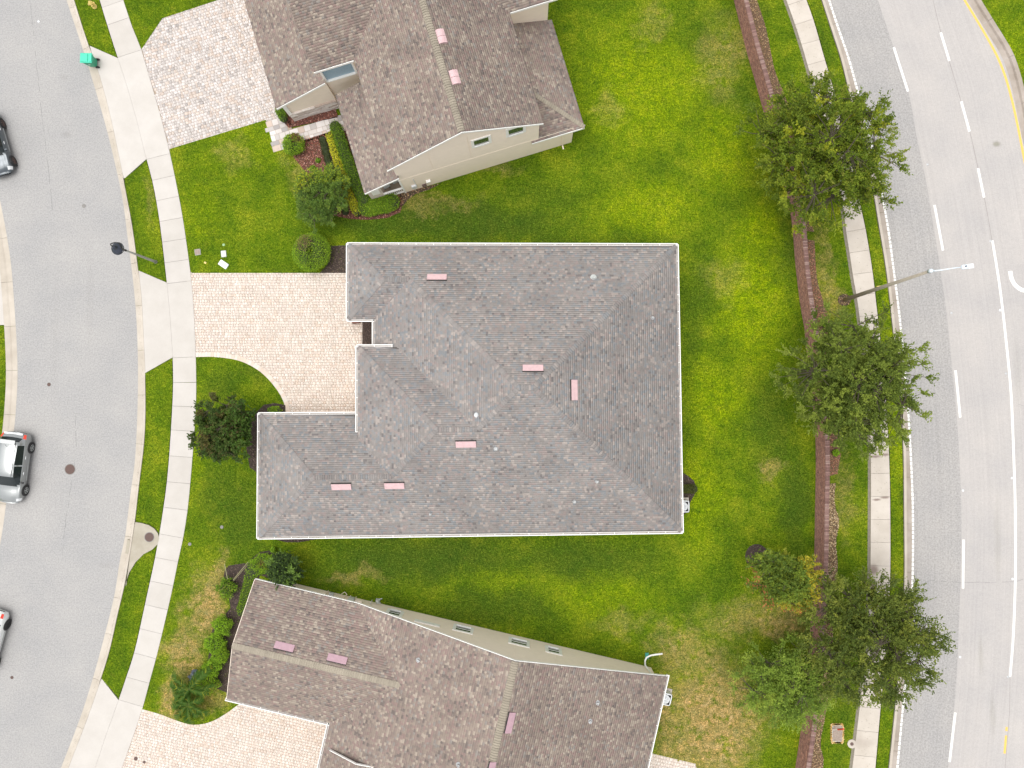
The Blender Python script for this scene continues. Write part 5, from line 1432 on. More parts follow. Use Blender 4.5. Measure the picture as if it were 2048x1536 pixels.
def bush(name, label, pts, rad, hgt, pal, n, leafL=(.05, .09), parent=None, group='garden shrubs', seed=1, lump=.12, flat=False, cat_='shrub', spots=None, z0=0.0, rough=.06):
    """clipped or loose shrub following a line of centres; leaves on a lumpy shell over a twiggy core"""
    global rg
    keep = rg; rg = np.random.default_rng(seed)
    P = np.array([tuple(p) for p in pts], float)[:, :2]
    if len(P) == 1: P = np.r_[P, P + [[.001, 0]]]
    s = np.r_[0, np.cumsum(np.hypot(*np.diff(P, axis=0).T))]
    root = thing(name, label, cat_, (float(P[:, 0].mean()), float(P[:, 1].mean()), .04), group)
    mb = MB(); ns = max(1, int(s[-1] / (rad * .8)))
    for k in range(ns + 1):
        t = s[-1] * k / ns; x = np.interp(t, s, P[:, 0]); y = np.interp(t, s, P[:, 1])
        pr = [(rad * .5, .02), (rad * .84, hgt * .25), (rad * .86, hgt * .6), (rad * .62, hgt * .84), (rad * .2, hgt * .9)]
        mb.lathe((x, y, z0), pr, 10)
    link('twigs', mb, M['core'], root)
    t = rg.uniform(0, max(s[-1], 1e-3), n); cx = np.interp(t, s, P[:, 0]); cy = np.interp(t, s, P[:, 1])
    v = unit(rg.normal(0, 1, (n, 3))); v[:, 2] = np.abs(v[:, 2]) ** .8 * np.where(rg.random(n) < .85, 1, -.35)
    e = .42 if flat else .8
    hx = np.sign(v[:, 0]) * np.abs(v[:, 0]) ** e; hy = np.sign(v[:, 1]) * np.abs(v[:, 1]) ** e
    nrm = np.maximum(np.hypot(hx, hy), 1e-6) / np.maximum(np.hypot(v[:, 0], v[:, 1]), 1e-6)
    lum = 1 + lump * np.sin(cx * 5.1 + v[:, 0] * 4 + seed) * np.sin(cy * 4.3 + v[:, 1] * 5) + rg.normal(0, rough, n) - .15 * rg.random(n) ** 3
    r_ = rad * lum
    px = cx + v[:, 0] * r_; py = cy + v[:, 1] * r_
    zz = np.clip(v[:, 2], -.4, 1); zz = (np.sign(zz) * np.abs(zz) ** .62) if flat else zz
    pz = z0 + hgt * (.5 + .5 * zz) * (.9 + .1 * lum) + rg.normal(0, rough * .4, n)
    C = palette(pal, n) * rg.uniform(.75, 1.3, (n, 1))
    if spots:
        for (sx, sy, sr, c, pr) in spots:
            m = (np.hypot(px - sx, py - sy) < sr * rg.uniform(.5, 1.2, n)) & (rg.random(n) < pr); C[m] = np.array(c) * rg.uniform(.7, 1.3, (m.sum(), 1))
    ax = unit(v * .7 + rg.normal(0, .7, (n, 3))); L = rg.uniform(leafL[0], leafL[1], n)
    leaves('foliage', np.c_[px, py, pz], ax, L, L * rg.uniform(.45, .7, n), C, root)
    rg = keep
    return root
GR = [((0.11, 0.195, 0.018), 3), ((0.161, 0.286, 0.021), 4), ((0.261, 0.39, 0.025), 3), ((0.371, 0.503, 0.038), 1)]
GD = [((0.085, 0.161, 0.015), 4), ((0.141, 0.248, 0.022), 4), ((0.224, 0.351, 0.027), 2)]
YE = [((0.39, 0.39, 0.023), 4), ((0.552, 0.536, 0.033), 4), ((0.227, 0.26, 0.019), 2), ((0.747, 0.715, 0.065), 1)]
LG = [((0.116, 0.22, 0.016), 3), ((0.195, 0.338, 0.022), 4), ((0.291, 0.467, 0.028), 3)]
q = W2(629, 508)
bush('round_shrub', 'clipped round shrub with a bronze patch beside the central driveway', [W2(630, 509)], 1.27, 1.5, GR, 6500, (.05, .085), seed=31, lump=.03, spots=[(W2(618, 492)[0], W2(618, 492)[1], .62, (.24, .17, .08), .7)], rough=.03)
bush('round_shrub', 'small round shrub with reddish tips at the corner of the front walk', [W2(592, 294)], .72, .95, GR, 3000, (.05, .09), seed=32, lump=.06, spots=[(W2(600, 280)[0], W2(600, 280)[1], .5, (.18, .07, .045), .6)])
bush('hedge', 'yellow leaved low hedge along the porch of the two storey house', [W2(664, 275), W2(676, 315), W2(688, 352), W2(702, 393), W2(716, 428)], .29, .8, YE, 6500, (.06, .11), seed=33, cat_='hedge', group='hedges', lump=.25)
bush('hedge', 'green hedge squeezed between the yellow hedge and the porch roof', [W2(674, 258), W2(686, 290), W2(700, 330), W2(716, 372), W2(733, 405)], .42, .95, GD + GR[:1], 7500, (.05, .09), seed=34, cat_='hedge', group='hedges', flat=True)
bush('hedge', 'broad green hedge in front of the white porch railing', [W2(733, 418), W2(760, 414), W2(786, 407)], .62, .8, GR + LG[:1], 9000, (.05, .09), seed=35, cat_='hedge', group='hedges', flat=True, lump=.06)
bush('hedge', 'very low dark green edging left of the yellow hedge beside the red mulch', [W2(646, 280), W2(656, 318), W2(668, 355), W2(682, 395), W2(692, 425)], .26, .25, [((.035, .05, .015), 4), ((.055, .07, .02), 3), ((.08, .075, .03), 1)], 3200, (.05, .09), seed=36, cat_='hedge', group='hedges')
bush('clipped_shrub', 'small boxy green shrub at the garage corner beside the stone skirt', [W2(563, 225), W2(570, 240)], .3, .7, GD, 1700, (.04, .07), seed=37, flat=True)
for u, v, r_, sd in ((632, 350, .2, 1), (656, 312, .16, 2)): pass
bush('small_plant', 'tiny green tuft on the red mulch north of the flowering bush tree', [W2(627, 338)], .2, .22, GD, 260, (.08, .14), seed=38, group='small bed plants')
bush('small_plant', 'tiny spiky tuft in the middle of the red mulch', [W2(637, 322)], .15, .18, GD, 160, (.08, .14), seed=39, group='small bed plants')
bush('ground_cover', 'low green ground cover with rusty patches at the north corner of the southern house', [W2(512, 1135), W2(530, 1122), W2(545, 1130), W2(560, 1120)], .62, .5, LG + GR, 6500, (.05, .09), seed=40, lump=.15, cat_='ground cover', spots=[(W2(528, 1125)[0], W2(528, 1125)[1], .3, (.22, .10, .03), .4)])
bush('ground_cover', 'narrow green ground cover between the dark mulch strip and the west gable', [W2(503, 1150), W2(498, 1172), W2(492, 1195), W2(486, 1222)], .36, .4, GR + GD, 3800, (.05, .08), seed=41, cat_='ground cover')
for k, (u, v, rd, hg, pl_, lab) in enumerate(((452, 1247, .56, 1.1, LG, 'bright green bush nearest the staked shrub in the row by the west gable'), (437, 1280, .6, 1.15, LG, 'second bush from the north in the row by the west gable'), (446, 1305, .5, 1.0, GR + LG, 'darker twiggy bush in the middle of the row by the west gable'), (432, 1330, .52, 1.0, LG, 'fourth bush from the north in the row by the west gable'), (424, 1356, .62, .95, LG[1:] + GR[2:], 'southernmost yellow green bush in the row beside the palm'))):
    bush('garden_bush', lab, [W2(u, v)], rd, hg, pl_, 2600, (.05, .1), seed=50 + k, lump=.28, rough=.12, group='bushes by the west gable')
bush('garden_bush', 'blue grey spiky shrub between the palm and the yellow green bush', [W2(398, 1352)], .42, .5, [((.16, .19, .24), 4), ((.25, .27, .33), 3), ((.10, .12, .15), 2)], 900, (.12, .22), seed=57, lump=.2, rough=.14)
st = bush('staked_shrub', 'small shrub tied to two thin stakes in the dark mulch strip', [W2(461, 1172)], .55, 1.0, GD + [((.24, .22, .06), 1)], 1500, (.07, .13), seed=58, lump=.3, rough=.2)
mb = MB(); mb.tube([W(466, 1160, .9), W(496, 1124, .1)], .018, 5); mb.tube([W(467, 1162, .9), W(498, 1126, .1)], .012, 5); mb.tube([W(455, 1158, .9), W(449, 1128, .05)], .022, 5); link('stake_rope', mb, M['rope'], st)
bush('clipped_shrub', 'low boxy olive shrub against the east gutter of the grey roofed house', [W2(1350, 976), W2(1385, 977)], .3, .55, [((.07, .09, .02), 3), ((.12, .13, .03), 3), ((.045, .06, .015), 2)], 2200, (.04, .08), seed=59, flat=True, lump=.04)
bush('small_plant', 'low green plant in the mulch under the northwest corner of the magnolia bed', [W2(545, 822), W2(556, 821)], .3, .4, GR, 1100, (.06, .1), seed=60, group='small bed plants')
bush('small_plant', 'bright green clump behind the brick wall near the tall lamp', [W2(1645, 646)], .22, .45, LG, 500, (.06, .1), seed=61, group='small bed plants')
bush('small_plant', 'green clump behind the brick wall below the rounded oak', [W2(1669, 905)], .22, .4, LG, 450, (.06, .1), seed=62, group='small bed plants')
bush('small_plant', 'small plant under the southwest gutter corner of the grey roofed house', [W2(549, 1098)], .16, .5, LG, 240, (.08, .14), seed=63, group='small bed plants')

# palm
pm = thing('palm', 'small feather palm with drooping green fronds beside the southern driveway', 'palm', W(383, 1392), 'trees in front gardens')
rp_ = random.Random(9)
def palm(cu, cv, hz_, fronds, seed):
    r = random.Random(seed); c = W(cu, cv, hz_)
    mb = MB(); mb.tube([W(cu, cv, 0), W(cu + 1, cv, hz_ * .5), c], [.12, .09, .08], 8); link('trunk', mb, M['bark'], pm)
    for a, L in fronds:
        L *= 1.18
        a += r.uniform(-.08, .08); el = r.uniform(.35, .8); n = 15
        pts = []
        for k in range(n + 1):
            t = k / n; rad = L * (t * math.cos(el) + .12 * math.sin(t * 2.6)); z = hz_ + L * (.75 * math.sin(el) * t - .72 * t * t)
            pts.append(Vector((c.x + math.cos(a) * rad, c.y + math.sin(a) * rad, max(.12, z))))
        mb = MB(); mb.tube(pts, [.022 * (1 - k / n * .8) for k in range(n + 1)], 4, cap=False, col=(.10, .15, .03))
        for k in range(1, n * 3):
            t = k / (n * 3); i = min(n - 1, int(t * n)); f = t * n - i; p = pts[i].lerp(pts[i + 1], f); d = (pts[i + 1] - pts[i]).normalized()
            s = Vector((-d.y, d.x, 0)).normalized(); ll = .42 * math.sin(math.pi * min(1, .12 + t * .88)) ** .6 * r.uniform(.8, 1.1)
            for sg in (-1, 1):
                q_ = p + (s * sg * .75 + d * .65 + Vector((0, 0, r.uniform(-.35, .1)))).normalized() * ll
                w_ = d * .021; g = r.uniform(.7, 1.35); yl = r.random() < .1 + .25 * (t > .8)
                mb.add([p - w_, p + w_, p.lerp(q_, .55) + w_ * .9 + Vector((0, 0, .03)), q_, p.lerp(q_, .55) - w_ * .9 + Vector((0, 0, .03))], [(0, 1, 2, 3, 4)], (.26 * g, .27 * g, .03) if yl else (.065 * g, .135 * g, .02 * g))
        link('frond', mb, M['leaf'], pm)
palm(378, 1378, 1.5, [(.75, 1.9), (.05, 1.7), (-.25, 1.5), (2.5, 1.6), (2.9, 1.5), (3.3, 1.3), (1.1, 1.2), (-2.6, 1.3), (-2.2, 1.2)], 5)
palm(377, 1408, 1.3, [(-.55, 1.6), (-.9, 1.2), (-1.45, 1.5), (-1.7, 1.4), (-2.3, 1.5), (-2.8, 1.3), (2.8, 1.1), (3.3, 1.2), (1.7, .9), (.3, .8)], 6)

# ================================================================== parked cars
CAR_ST = [(0.0, .62, .42, .62, .66, .50, .72), (.012, .80, .30, .78, .82, .62, .90), (.05, .87, .25, .84, .93, .66, 1.02), (.065, .875, .245, .85, .94, .66, 1.05), (.125, .885, .22, .865, .96, .61, 1.33), (.14, .89, .22, .87, .965, .62, 1.40),
          (.17, .895, .21, .875, .965, .62, 1.43), (.24, .90, .2, .88, .96, .61, 1.465), (.34, .905, .2, .885, .955, .605, 1.485), (.44, .905, .2, .885, .95, .60, 1.485), (.46, .905, .2, .885, .95, .60, 1.485), (.54, .905, .2, .885, .945, .595, 1.47), (.595, .905, .2, .885, .94, .585, 1.43),
          (.61, .905, .2, .885, .94, .585, 1.40), (.665, .90, .2, .88, .93, .62, 1.22), (.72, .90, .2, .875, .92, .67, 1.04), (.745, .90, .2, .87, .915, .69, .985), (.76, .90, .2, .865, .91, .69, .955), (.82, .89, .21, .85, .885, .66, .935), (.88, .88, .23, .82, .84, .62, .90), (.93, .85, .25, .78, .77, .58, .84), (.97, .77, .28, .70, .66, .52, .74), (1.0, .60, .36, .55, .52, .42, .58)]
def make_car(label, c, head, L, Wd, wb, woff, paint, glass, hgt=1.0, roofmat=None, rim='metal'):
    root = thing('parked_car', label, 'car', (c[0], c[1], 0), 'cars parked along the far kerb')
    ch, sh = math.cos(head), math.sin(head); k = Wd / 1.81
    def fr(x, y, z): return (c[0] + x * ch - y * sh, c[1] + x * sh + y * ch, z + .0)
    rings = []
    for (s, wl, zb, wbt, zbt, wt, zt) in CAR_ST:
        x = -L / 2 + s * L; zt *= hgt
        half = [(0, zb), (wl * .9, zb), (wl, zb + .1), (wl * 1.005, (zb + zbt) / 2), (wbt, zbt), (wbt - .04, zbt + .03 * (zt > zbt + .1)), (wbt * .35 + wt * .65, zbt * .4 + zt * .6), (wt + .015, zt - .035), (wt * .85, zt + .005), (wt * .45, zt + .03), (0, zt + .038)]
        rings.append([fr(x - .10 * (abs(y) / .9)**2 * (s > .8) + .10 * (abs(y) / .9)**2 * (s < .1), y * k, z) for y, z in half] + [fr(x - .10 * (abs(y) / .9)**2 * (s > .8) + .10 * (abs(y) / .9)**2 * (s < .1), -y * k, z) for y, z in half[-2:0:-1]])
    n = len(rings[0]); S = [r[0] for r in CAR_ST]
    def cell(i, j):
        jj = j if j < 10 else 19 - j; s0, s1 = S[i], S[i + 1]
        if jj in (7, 8, 9) and s0 >= .609 and s1 <= .746: return 'windscreen'
        if jj in (7, 8, 9) and s0 >= .064 and s1 <= .126: return 'rear_window'
        if jj in (5, 6) and s0 >= .169 and s1 <= .721 and not (.439 < s0 < .459): return 'side_window'
        if jj in (4, 5, 3) and s0 >= .92 and s1 <= .98: return 'headlight'
        if jj in (4, 5, 6) and s0 >= .01 and s1 <= .066: return 'tail_light'
        return 'body'
    parts = {}
    for i in range(len(rings) - 1):
        for j in range(n):
            nm = cell(i, j); side = 0 if j < 10 else 1
            key = (nm, side if nm in ('headlight', 'tail_light', 'side_window') else 0)
            parts.setdefault(key, []).append((i, j))
    mats = {'body': paint, 'windscreen': glass, 'rear_window': glass, 'side_window': glass, 'headlight': M['acwhite'], 'tail_light': M['red']}
    for (nm, sd_), cells in parts.items():
        mb = MB(); idx = {}; fs = []
        def vid(i, j):
            j %= n
            if (i, j) not in idx: idx[(i, j)] = len(mb.v); mb.v.append(rings[i][j])
            return idx[(i, j)]
        for i, j in cells: fs.append([vid(i, j), vid(i, j + 1), vid(i + 1, j + 1), vid(i + 1, j)])
        mb.f = fs; mb.c = [(1, 1, 1)] * len(fs)
        if nm == 'body':
            mb.f.append([vid(0, j) for j in range(n)]); mb.f.append([vid(len(rings) - 1, n - 1 - j) for j in range(n)]); mb.c += [(1, 1, 1)] * 2
        link(nm, mb, mats[nm], root, smooth=True)
    for wx_ in (woff + wb / 2, woff - wb / 2):
        for sy in (-1, 1):
            y0 = sy * (.905 * k + .005)
            w_ = thing('wheel', loc=(0, 0, 0)); w_.parent = root; ORG[w_.name] = ORG[root.name]
            p = fr(wx_, y0, .33); a = head + math.pi / 2 * sy
            mb = MB(); mb.lathe(p, [(.40, -.02), (.40, .012), (.30, .014)], 22, axis='y', rz=a); link('wheel_arch', mb, M['black'], root)
            mb = MB(); mb.lathe(p, [(.2, -.18), (.33, -.17), (.345, -.13), (.345, .01), (.335, .045), (.225, .05), (.22, .03)], 24, axis='y', rz=a); link('tyre', mb, M['rubber'], w_, smooth=False)
            mb = MB(); mb.lathe(p, [(.225, .0), (.222, .046), (.195, .048), (.19, .018), (.02, .018)], 24, axis='y', rz=a)
            for q in range(5):
                t = q * 2 * math.pi / 5 + .3; e = []
                for (r0, dt) in ((.03, -.7), (.03, .7), (.2, .16), (.2, -.16)):
                    aa, bb_ = r0 * math.cos(t + dt), r0 * math.sin(t + dt)
                    for hh in (.02, .05): e.append((p[0] + hh * math.cos(a) - aa * math.sin(a), p[1] + hh * math.sin(a) + aa * math.cos(a), p[2] + bb_))
                mb.add(e, [(1, 3, 5, 7), (0, 2, 3, 1), (2, 4, 5, 3), (4, 6, 7, 5), (6, 0, 1, 7)])
            link('rim', mb, M[rim], w_)
    for sy in (-1, 1):
        mb = MB(); q = fr(L * .185, sy * (.99 * k), 1.0 * hgt); mb.box(q, (.13, .2, .13), head, taper=.8); link('door_mirror', mb, paint if rim != 'metal' else M['black'], root, bevel=.02)
        for xx in (-.16, .06):
            mb = MB(); q = fr(L * xx, sy * .915 * k, .83); mb.box(q, (.2, .035, .04), head); link('door_handle', mb, M['acwhite'], root)
        mb = MB(); mb.beam(fr(-L * .2, sy * .918 * k, .46), fr(L * .17, sy * .918 * k, .46), .02, .05); link('side_moulding', mb, M['metal'], root)
        mb = MB(); mb.beam(fr(-L * .36, sy * .52 * k, 1.452 * hgt), fr(L * .1, sy * .53 * k, 1.505 * hgt), .025, .02, drop=-.02); link('roof_strip', mb, M['black'], root)
    mb = MB(); mb.beam(fr(L * .237, -.6 * k, 1.02 * hgt), fr(L * .225, .1 * k, 1.06 * hgt), .025, .02); mb.beam(fr(L * .24, .0, 1.02 * hgt), fr(L * .228, .62 * k, 1.06 * hgt), .025, .02); link('wiper', mb, M['black'], root)
    mb = MB(); mb.tube([fr(-L * .30, 0, 1.47 * hgt), fr(-L * .33, 0, 1.66 * hgt)], .012, 5); link('antenna', mb, M['black'], root)
    mb = MB(); mb.beam(fr(L * .49, -.32 * k, .5), fr(L * .49, .32 * k, .5), .05, .16); link('grille', mb, M['black'], root)
    return root
def paintmat(name, c, metal=.5, rough=.3):
    m, t, b = newmat(name); b.inputs['Base Color'].default_value = c + (1,); b.inputs['Metallic'].default_value = metal; b.inputs['Roughness'].default_value = rough
    b.inputs['Coat Weight'].default_value = .8; b.inputs['Coat Roughness'].default_value = .06; return m
CG_ = glass_mat('car_glass', (.012, .018, .02), .12); CG_.node_tree.nodes['Principled BSDF'].inputs['Coat Weight'].default_value = 0; CG_.node_tree.nodes['Principled BSDF'].inputs['Specular IOR Level'].default_value = .45
hd = math.atan2(-(980.6 - 895), (52.6 - 63))
cs = W2(63 - .5 * 10.4, 938); n_ = Vector((math.sin(hd), -math.cos(hd)))   # right side of the heading is the kerb side here
def car_centre(u, v, head, half, fwd):
    p = Vector(W2(u, v, .3)); f = Vector((math.cos(head), math.sin(head))); l = Vector((-f.y, f.x))
    return p - l * half + f * fwd
silver = paintmat('silver_paint', (.30, .315, .32), .6); dark_ = paintmat('charcoal_blue_paint', (.07, .085, .10), .4); white_ = paintmat('white_car_paint', (.72, .74, .74), 0.0)
c1 = car_centre(57.8, 938, hd, .93, -.02)
car1 = make_car('silver grey hatchback with red tail lights parked by the far kerb near the manhole', c1, hd, 4.75, 1.86, 2.85, .02, silver, CG_)
mb = MB(); f = Vector((math.cos(hd), math.sin(hd))); l = Vector((-f.y, f.x))
a = c1 - f * 2.28 + l * .62; b_ = c1 - f * 2.28 - l * .62
mb.beam((a.x, a.y, .98), (b_.x, b_.y, .98), .13, .03); link('rear_bumper_step', mb, M['acwhite'], car1)
a = c1 - f * 1.75 + l * .5; b_ = c1 - f * 1.75 - l * .5
mb = MB(); mb.beam((a.x, a.y, 1.5), (b_.x, b_.y, 1.5), .28, .035); link('spoiler', mb, silver, car1, bevel=.01)
hd2 = math.atan2(-77, 24)
make_car('dark blue grey car with a shiny bonnet parked at the upper left edge', car_centre(16, 283, hd2, .90, .0), hd2, 4.45, 1.80, 2.68, .06, dark_, CG_, rim='rust')
hd3 = math.atan2(-1, -.27)
make_car('white car with a curved red tail light at the lower left edge', car_centre(15.7, 1249, hd3, .90, 1.33), hd3, 4.5, 1.80, 2.66, .0, white_, CG_, rim='rubber')

# ================================================================== wheelie bin
bc = W(189.5, 128.5, 0); rzb = math.radians(-1)
bn = thing('wheelie_bin', 'green wheelie bin with a lighter green lid standing at the kerb', 'bin', bc)
mb = MB()
V = []
for (z, sx, sy, ox) in ((.12, .46, .50, .02), (.98, .64, .62, -.04)):
    for a_, b_ in ((-1, -1), (1, -1), (1, 1), (-1, 1)): V.append((bc.x + ox + a_ * sx / 2, bc.y + b_ * sy / 2, z))
mb.add(V, [(3, 2, 1, 0), (0, 1, 5, 4), (1, 2, 6, 5), (2, 3, 7, 6), (3, 0, 4, 7), (4, 5, 6, 7)]); link('bin_body', mb, M['bin'], bn, bevel=.05)
mb = MB(); mb.box((bc.x - .05, bc.y, 1.0), (.80, .66, .03), rzb); mb.box((bc.x - .17, bc.y, 1.035), (.52, .58, .05), rzb, taper=.9); mb.box((bc.x + .24, bc.y, 1.03), (.2, .58, .04), rzb, taper=.9)
link('lid', mb, M['binlid'], bn, bevel=.015)
mb = MB(); mb.tube([(bc.x + .36, bc.y - .26, 1.0), (bc.x + .41, bc.y - .24, .99), (bc.x + .41, bc.y + .24, .99), (bc.x + .36, bc.y + .26, 1.0)], .018, 6); link('handle', mb, M['bin'], bn)
for sy in (-1, 1):
    mb = MB(); mb.lathe((bc.x + .27, bc.y + sy * .27, .13), [(.13, -.035), (.13, .035)], 16, axis='y', rz=math.pi / 2); link('wheel', mb, M['rubber'], bn)
mb = MB(); mb.lathe((bc.x - .02, bc.y - .295, .62), [(.06, 0), (.06, .012)], 12, axis='y', rz=-math.pi / 2); link('sticker', mb, M['acwhite'], bn)

# hydrant at the top edge
hc = W(190, 14, 0)
hy = thing('fire_hydrant', 'pale yellow fire hydrant on the verge at the top left edge', 'hydrant', hc)
mb = MB(); mb.lathe(hc, [(.17, .03), (.17, .07), (.11, .09), (.10, .5), (.15, .52), (.15, .57), (.12, .6), (.10, .68), (.05, .74), (.035, .75), (.035, .8)], 16); link('barrel', mb, M['hyd'], hy, smooth=True)
for a_ in (0.3, 0.3 + math.pi, .3 - math.pi / 2):
    mb = MB(); mb.lathe((hc.x, hc.y, .45), [(.06, .08), (.06, .17), (.075, .17), (.075, .21), (.03, .22)], 12, axis='y', rz=a_); link('nozzle_cap', mb, M['hyd'], hy)

# ================================================================== street lamps
lp = W(312, 524, 0)
l1 = thing('street_lamp', 'dark bell shaped street lamp on a grey curved pole over the residential street', 'street lamp', lp)
mb = MB(); mb.tube([lp, lp + Vector((0, 0, .5)), lp + Vector((0, 0, 2.5)), lp + Vector((0, 0, 4.2))], [.10, .085, .07, .055], 12); link('pole', mb, M['greypole'], l1, smooth=True)
mb = MB(); mb.lathe((lp.x, lp.y, 0), [(.12, .02), (.12, .07), (.1, .09)], 12); link('base_plate', mb, M['iron'], l1)
hl = W(232.5, 496, 4.35)
t0 = lp + Vector((0, 0, 4.15))
A = [t0, t0 + Vector((0, 0, .45)), t0.lerp(hl, .35) + Vector((0, .08, .95)), t0.lerp(hl, .75) + Vector((0, .12, 1.0)), Vector((hl.x - .12, hl.y + .12, 5.0)), Vector((hl.x - .12, hl.y + .02, 4.75))]
A = [t0, t0 + Vector((0, 0, .35)), W(238, 486, 5.0), W(229, 485, 5.05), W(221, 488, 5.0), W(222, 491, 4.85), W(226, 493, 4.75)]
mb = MB(); mb.tube(A, [.05, .045, .04, .04, .035, .035, .035], 8); mb.lathe(t0, [(.075, -.05), (.075, .05)], 10); link('curved_arm', mb, M['black'], l1, smooth=True)
mb = MB(); mb.lathe((hl.x, hl.y, 4.15), [(.40, 0), (.405, .02), (.34, .16), (.24, .26), (.15, .34), (.13, .50), (.10, .56), (.05, .62)], 28); link('lamp_shade', mb, M['navy'], l1, smooth=False)
mb = MB(); mb.lathe((hl.x, hl.y, 4.05), [(.10, 0), (.24, .06), (.30, .10)], 20); link('lamp_lens', mb, M['acwhite'], l1)
for k in range(5):
    a_ = -.5 + k * .22
    mb = MB(); mb.box((hl.x + .37 * math.cos(a_), hl.y + .37 * math.sin(a_), 4.24), (.03, .03, .02), a_); link('clip', mb, M['acwhite'], l1)

lq = W(1688, 600, 0)
l2 = thing('street_lamp', 'tall concrete street lamp with a long pale arm reaching over the avenue', 'street lamp', lq)
TZ = 11.35
top_ = W(1862, 541.5, TZ); 
mb = MB(); mb.tube([lq, lq.lerp(Vector((top_.x, top_.y, TZ)), .5), Vector((top_.x, top_.y, TZ))], [.14, .11, .075], 12); link('pole', mb, M['conpole'], l2, smooth=True)
e1 = W(1924, 534, TZ + .25)
mb = MB(); mb.tube([Vector((top_.x, top_.y, TZ - .1)), W(1880, 540.5, TZ + .05), W(1902, 537, TZ + .18), e1], [.045, .04, .035, .03], 8); mb.lathe((top_.x, top_.y, TZ - .2), [(.11, 0), (.11, .25), (.05, .3)], 12); link('arm', mb, M['lampgrey'], l2, smooth=True)
ra = math.atan2(e1.y - top_.y, e1.x - top_.x) ; e2 = W(1945, 532, TZ + .27); ctr = (Vector(e1) + Vector(e2)) / 2
mb = MB(); mb.box((ctr.x + .0, ctr.y, TZ + .27), (.62, .26, .10), ra + .05, taper=.9); link('lamp_head', mb, M['lampgrey'], l2, bevel=.03)
mb = MB(); mb.box((ctr.x + .14, ctr.y + .01, TZ + .335), (.30, .24, .03), ra + .05); link('heat_sink', mb, M['acwhite'], l2)
mb = MB(); mb.lathe((ctr.x - .12, ctr.y, TZ + .33), [(.035, 0), (.035, .07)], 10); link('photocell', mb, M['navy'], l2)
mb = MB(); q = lq.lerp(Vector((top_.x, top_.y, TZ)), .46); mb.box((q.x, q.y + .12, q.z), (.22, .05, .14), ra); link('pole_tag', mb, M['hyd'], l2)

# ================================================================== air conditioners
def ac(label, u, v, rz, s=.78, h=.85):
    c = W(u, v, h); root = thing('air_conditioner', label, 'air conditioner', (c.x, c.y, .04), 'outdoor air conditioner units')
    mb = MB(); mb.box((c.x, c.y, h / 2 + .05), (s, s, h - .1), rz); link('casing', mb, M['acwhite'], root, bevel=.08)
    mb = MB(); N = 28; V = []; Fs = []
    for k in range(N):
        t = 2 * math.pi * k / N; q = (math.cos(t), math.sin(t))
        m_ = max(abs(q[0]), abs(q[1])); o_ = (q[0] / m_ * s / 2 * .99, q[1] / m_ * s / 2 * .99)
        if abs(abs(q[0]) - abs(q[1])) < .2: o_ = (o_[0] * .93, o_[1] * .93)
        for (px, py, z) in ((q[0] * s * .37, q[1] * s * .37, h), (o_[0], o_[1], h), (o_[0], o_[1], h - .05), (q[0] * s * .37, q[1] * s * .37, h - .05)):
            V.append((c.x + px * math.cos(rz) - py * math.sin(rz), c.y + px * math.sin(rz) + py * math.cos(rz), z))
    for k in range(N):
        a_ = k * 4; b_ = ((k + 1) % N) * 4
        Fs += [(a_, a_ + 1, b_ + 1, b_), (a_ + 1, a_ + 2, b_ + 2, b_ + 1), (a_ + 3, a_, b_, b_ + 3)]
    mb.add(V, Fs); link('top_panel', mb, M['acwhite'], root)
    mb = MB(); mb.lathe((c.x, c.y, h - .09), [(s * .37, 0), (s * .37, .02)], 24); link('fan_well', mb, M['acgrille'], root)
    for k in range(4):
        t = k * math.pi / 2 + .5 + rz; mb = MB()
        P = [(r_ * math.cos(t + d_), r_ * math.sin(t + d_)) for r_, d_ in ((.08, -.3), (.08, .5), (.26, .42), (.27, -.12))]
        mb.add([(c.x + p[0], c.y + p[1], h - .055 + .02 * (i in (1, 2))) for i, p in enumerate(P)], [(0, 1, 2, 3)]); link('fan_blade', mb, M['boxgrey'], root)
    mb = MB(); mb.lathe((c.x, c.y, h - .06), [(.085, 0), (.085, .05), (.05, .07)], 14); link('motor_hub', mb, M['acwhite'], root)
    mb = MB()
    for k in range(20):
        t = k * math.pi / 10; mb.tube([(c.x + .08 * math.cos(t), c.y + .08 * math.sin(t), h + .012), (c.x + s * .37 * math.cos(t), c.y + s * .37 * math.sin(t), h + .005)], .004, 4)
    link('wire_guard', mb, M['acgrille'], root)
    mb = MB(); mb.box((c.x, c.y, .06), (s + .2, s + .2, .08), rz); link('pad', mb, M['walk2'], root)
ac('white air conditioner in the dark mulch under the east gutter of the grey roofed house', 1367, 1013, 0)
ac('white air conditioner on the dry lawn beside the east gutter of the southern house', 1331, 1398.5, R3)
mb = MB(); mb.box(W(1294, 1312, .06), (.24, .42, .05), 0.0, taper=.9); o = link('splash_block', mb, M['teal'], smooth=False); setprops(o, 'teal plastic splash block under the bent white downspout extension', 'splash block')

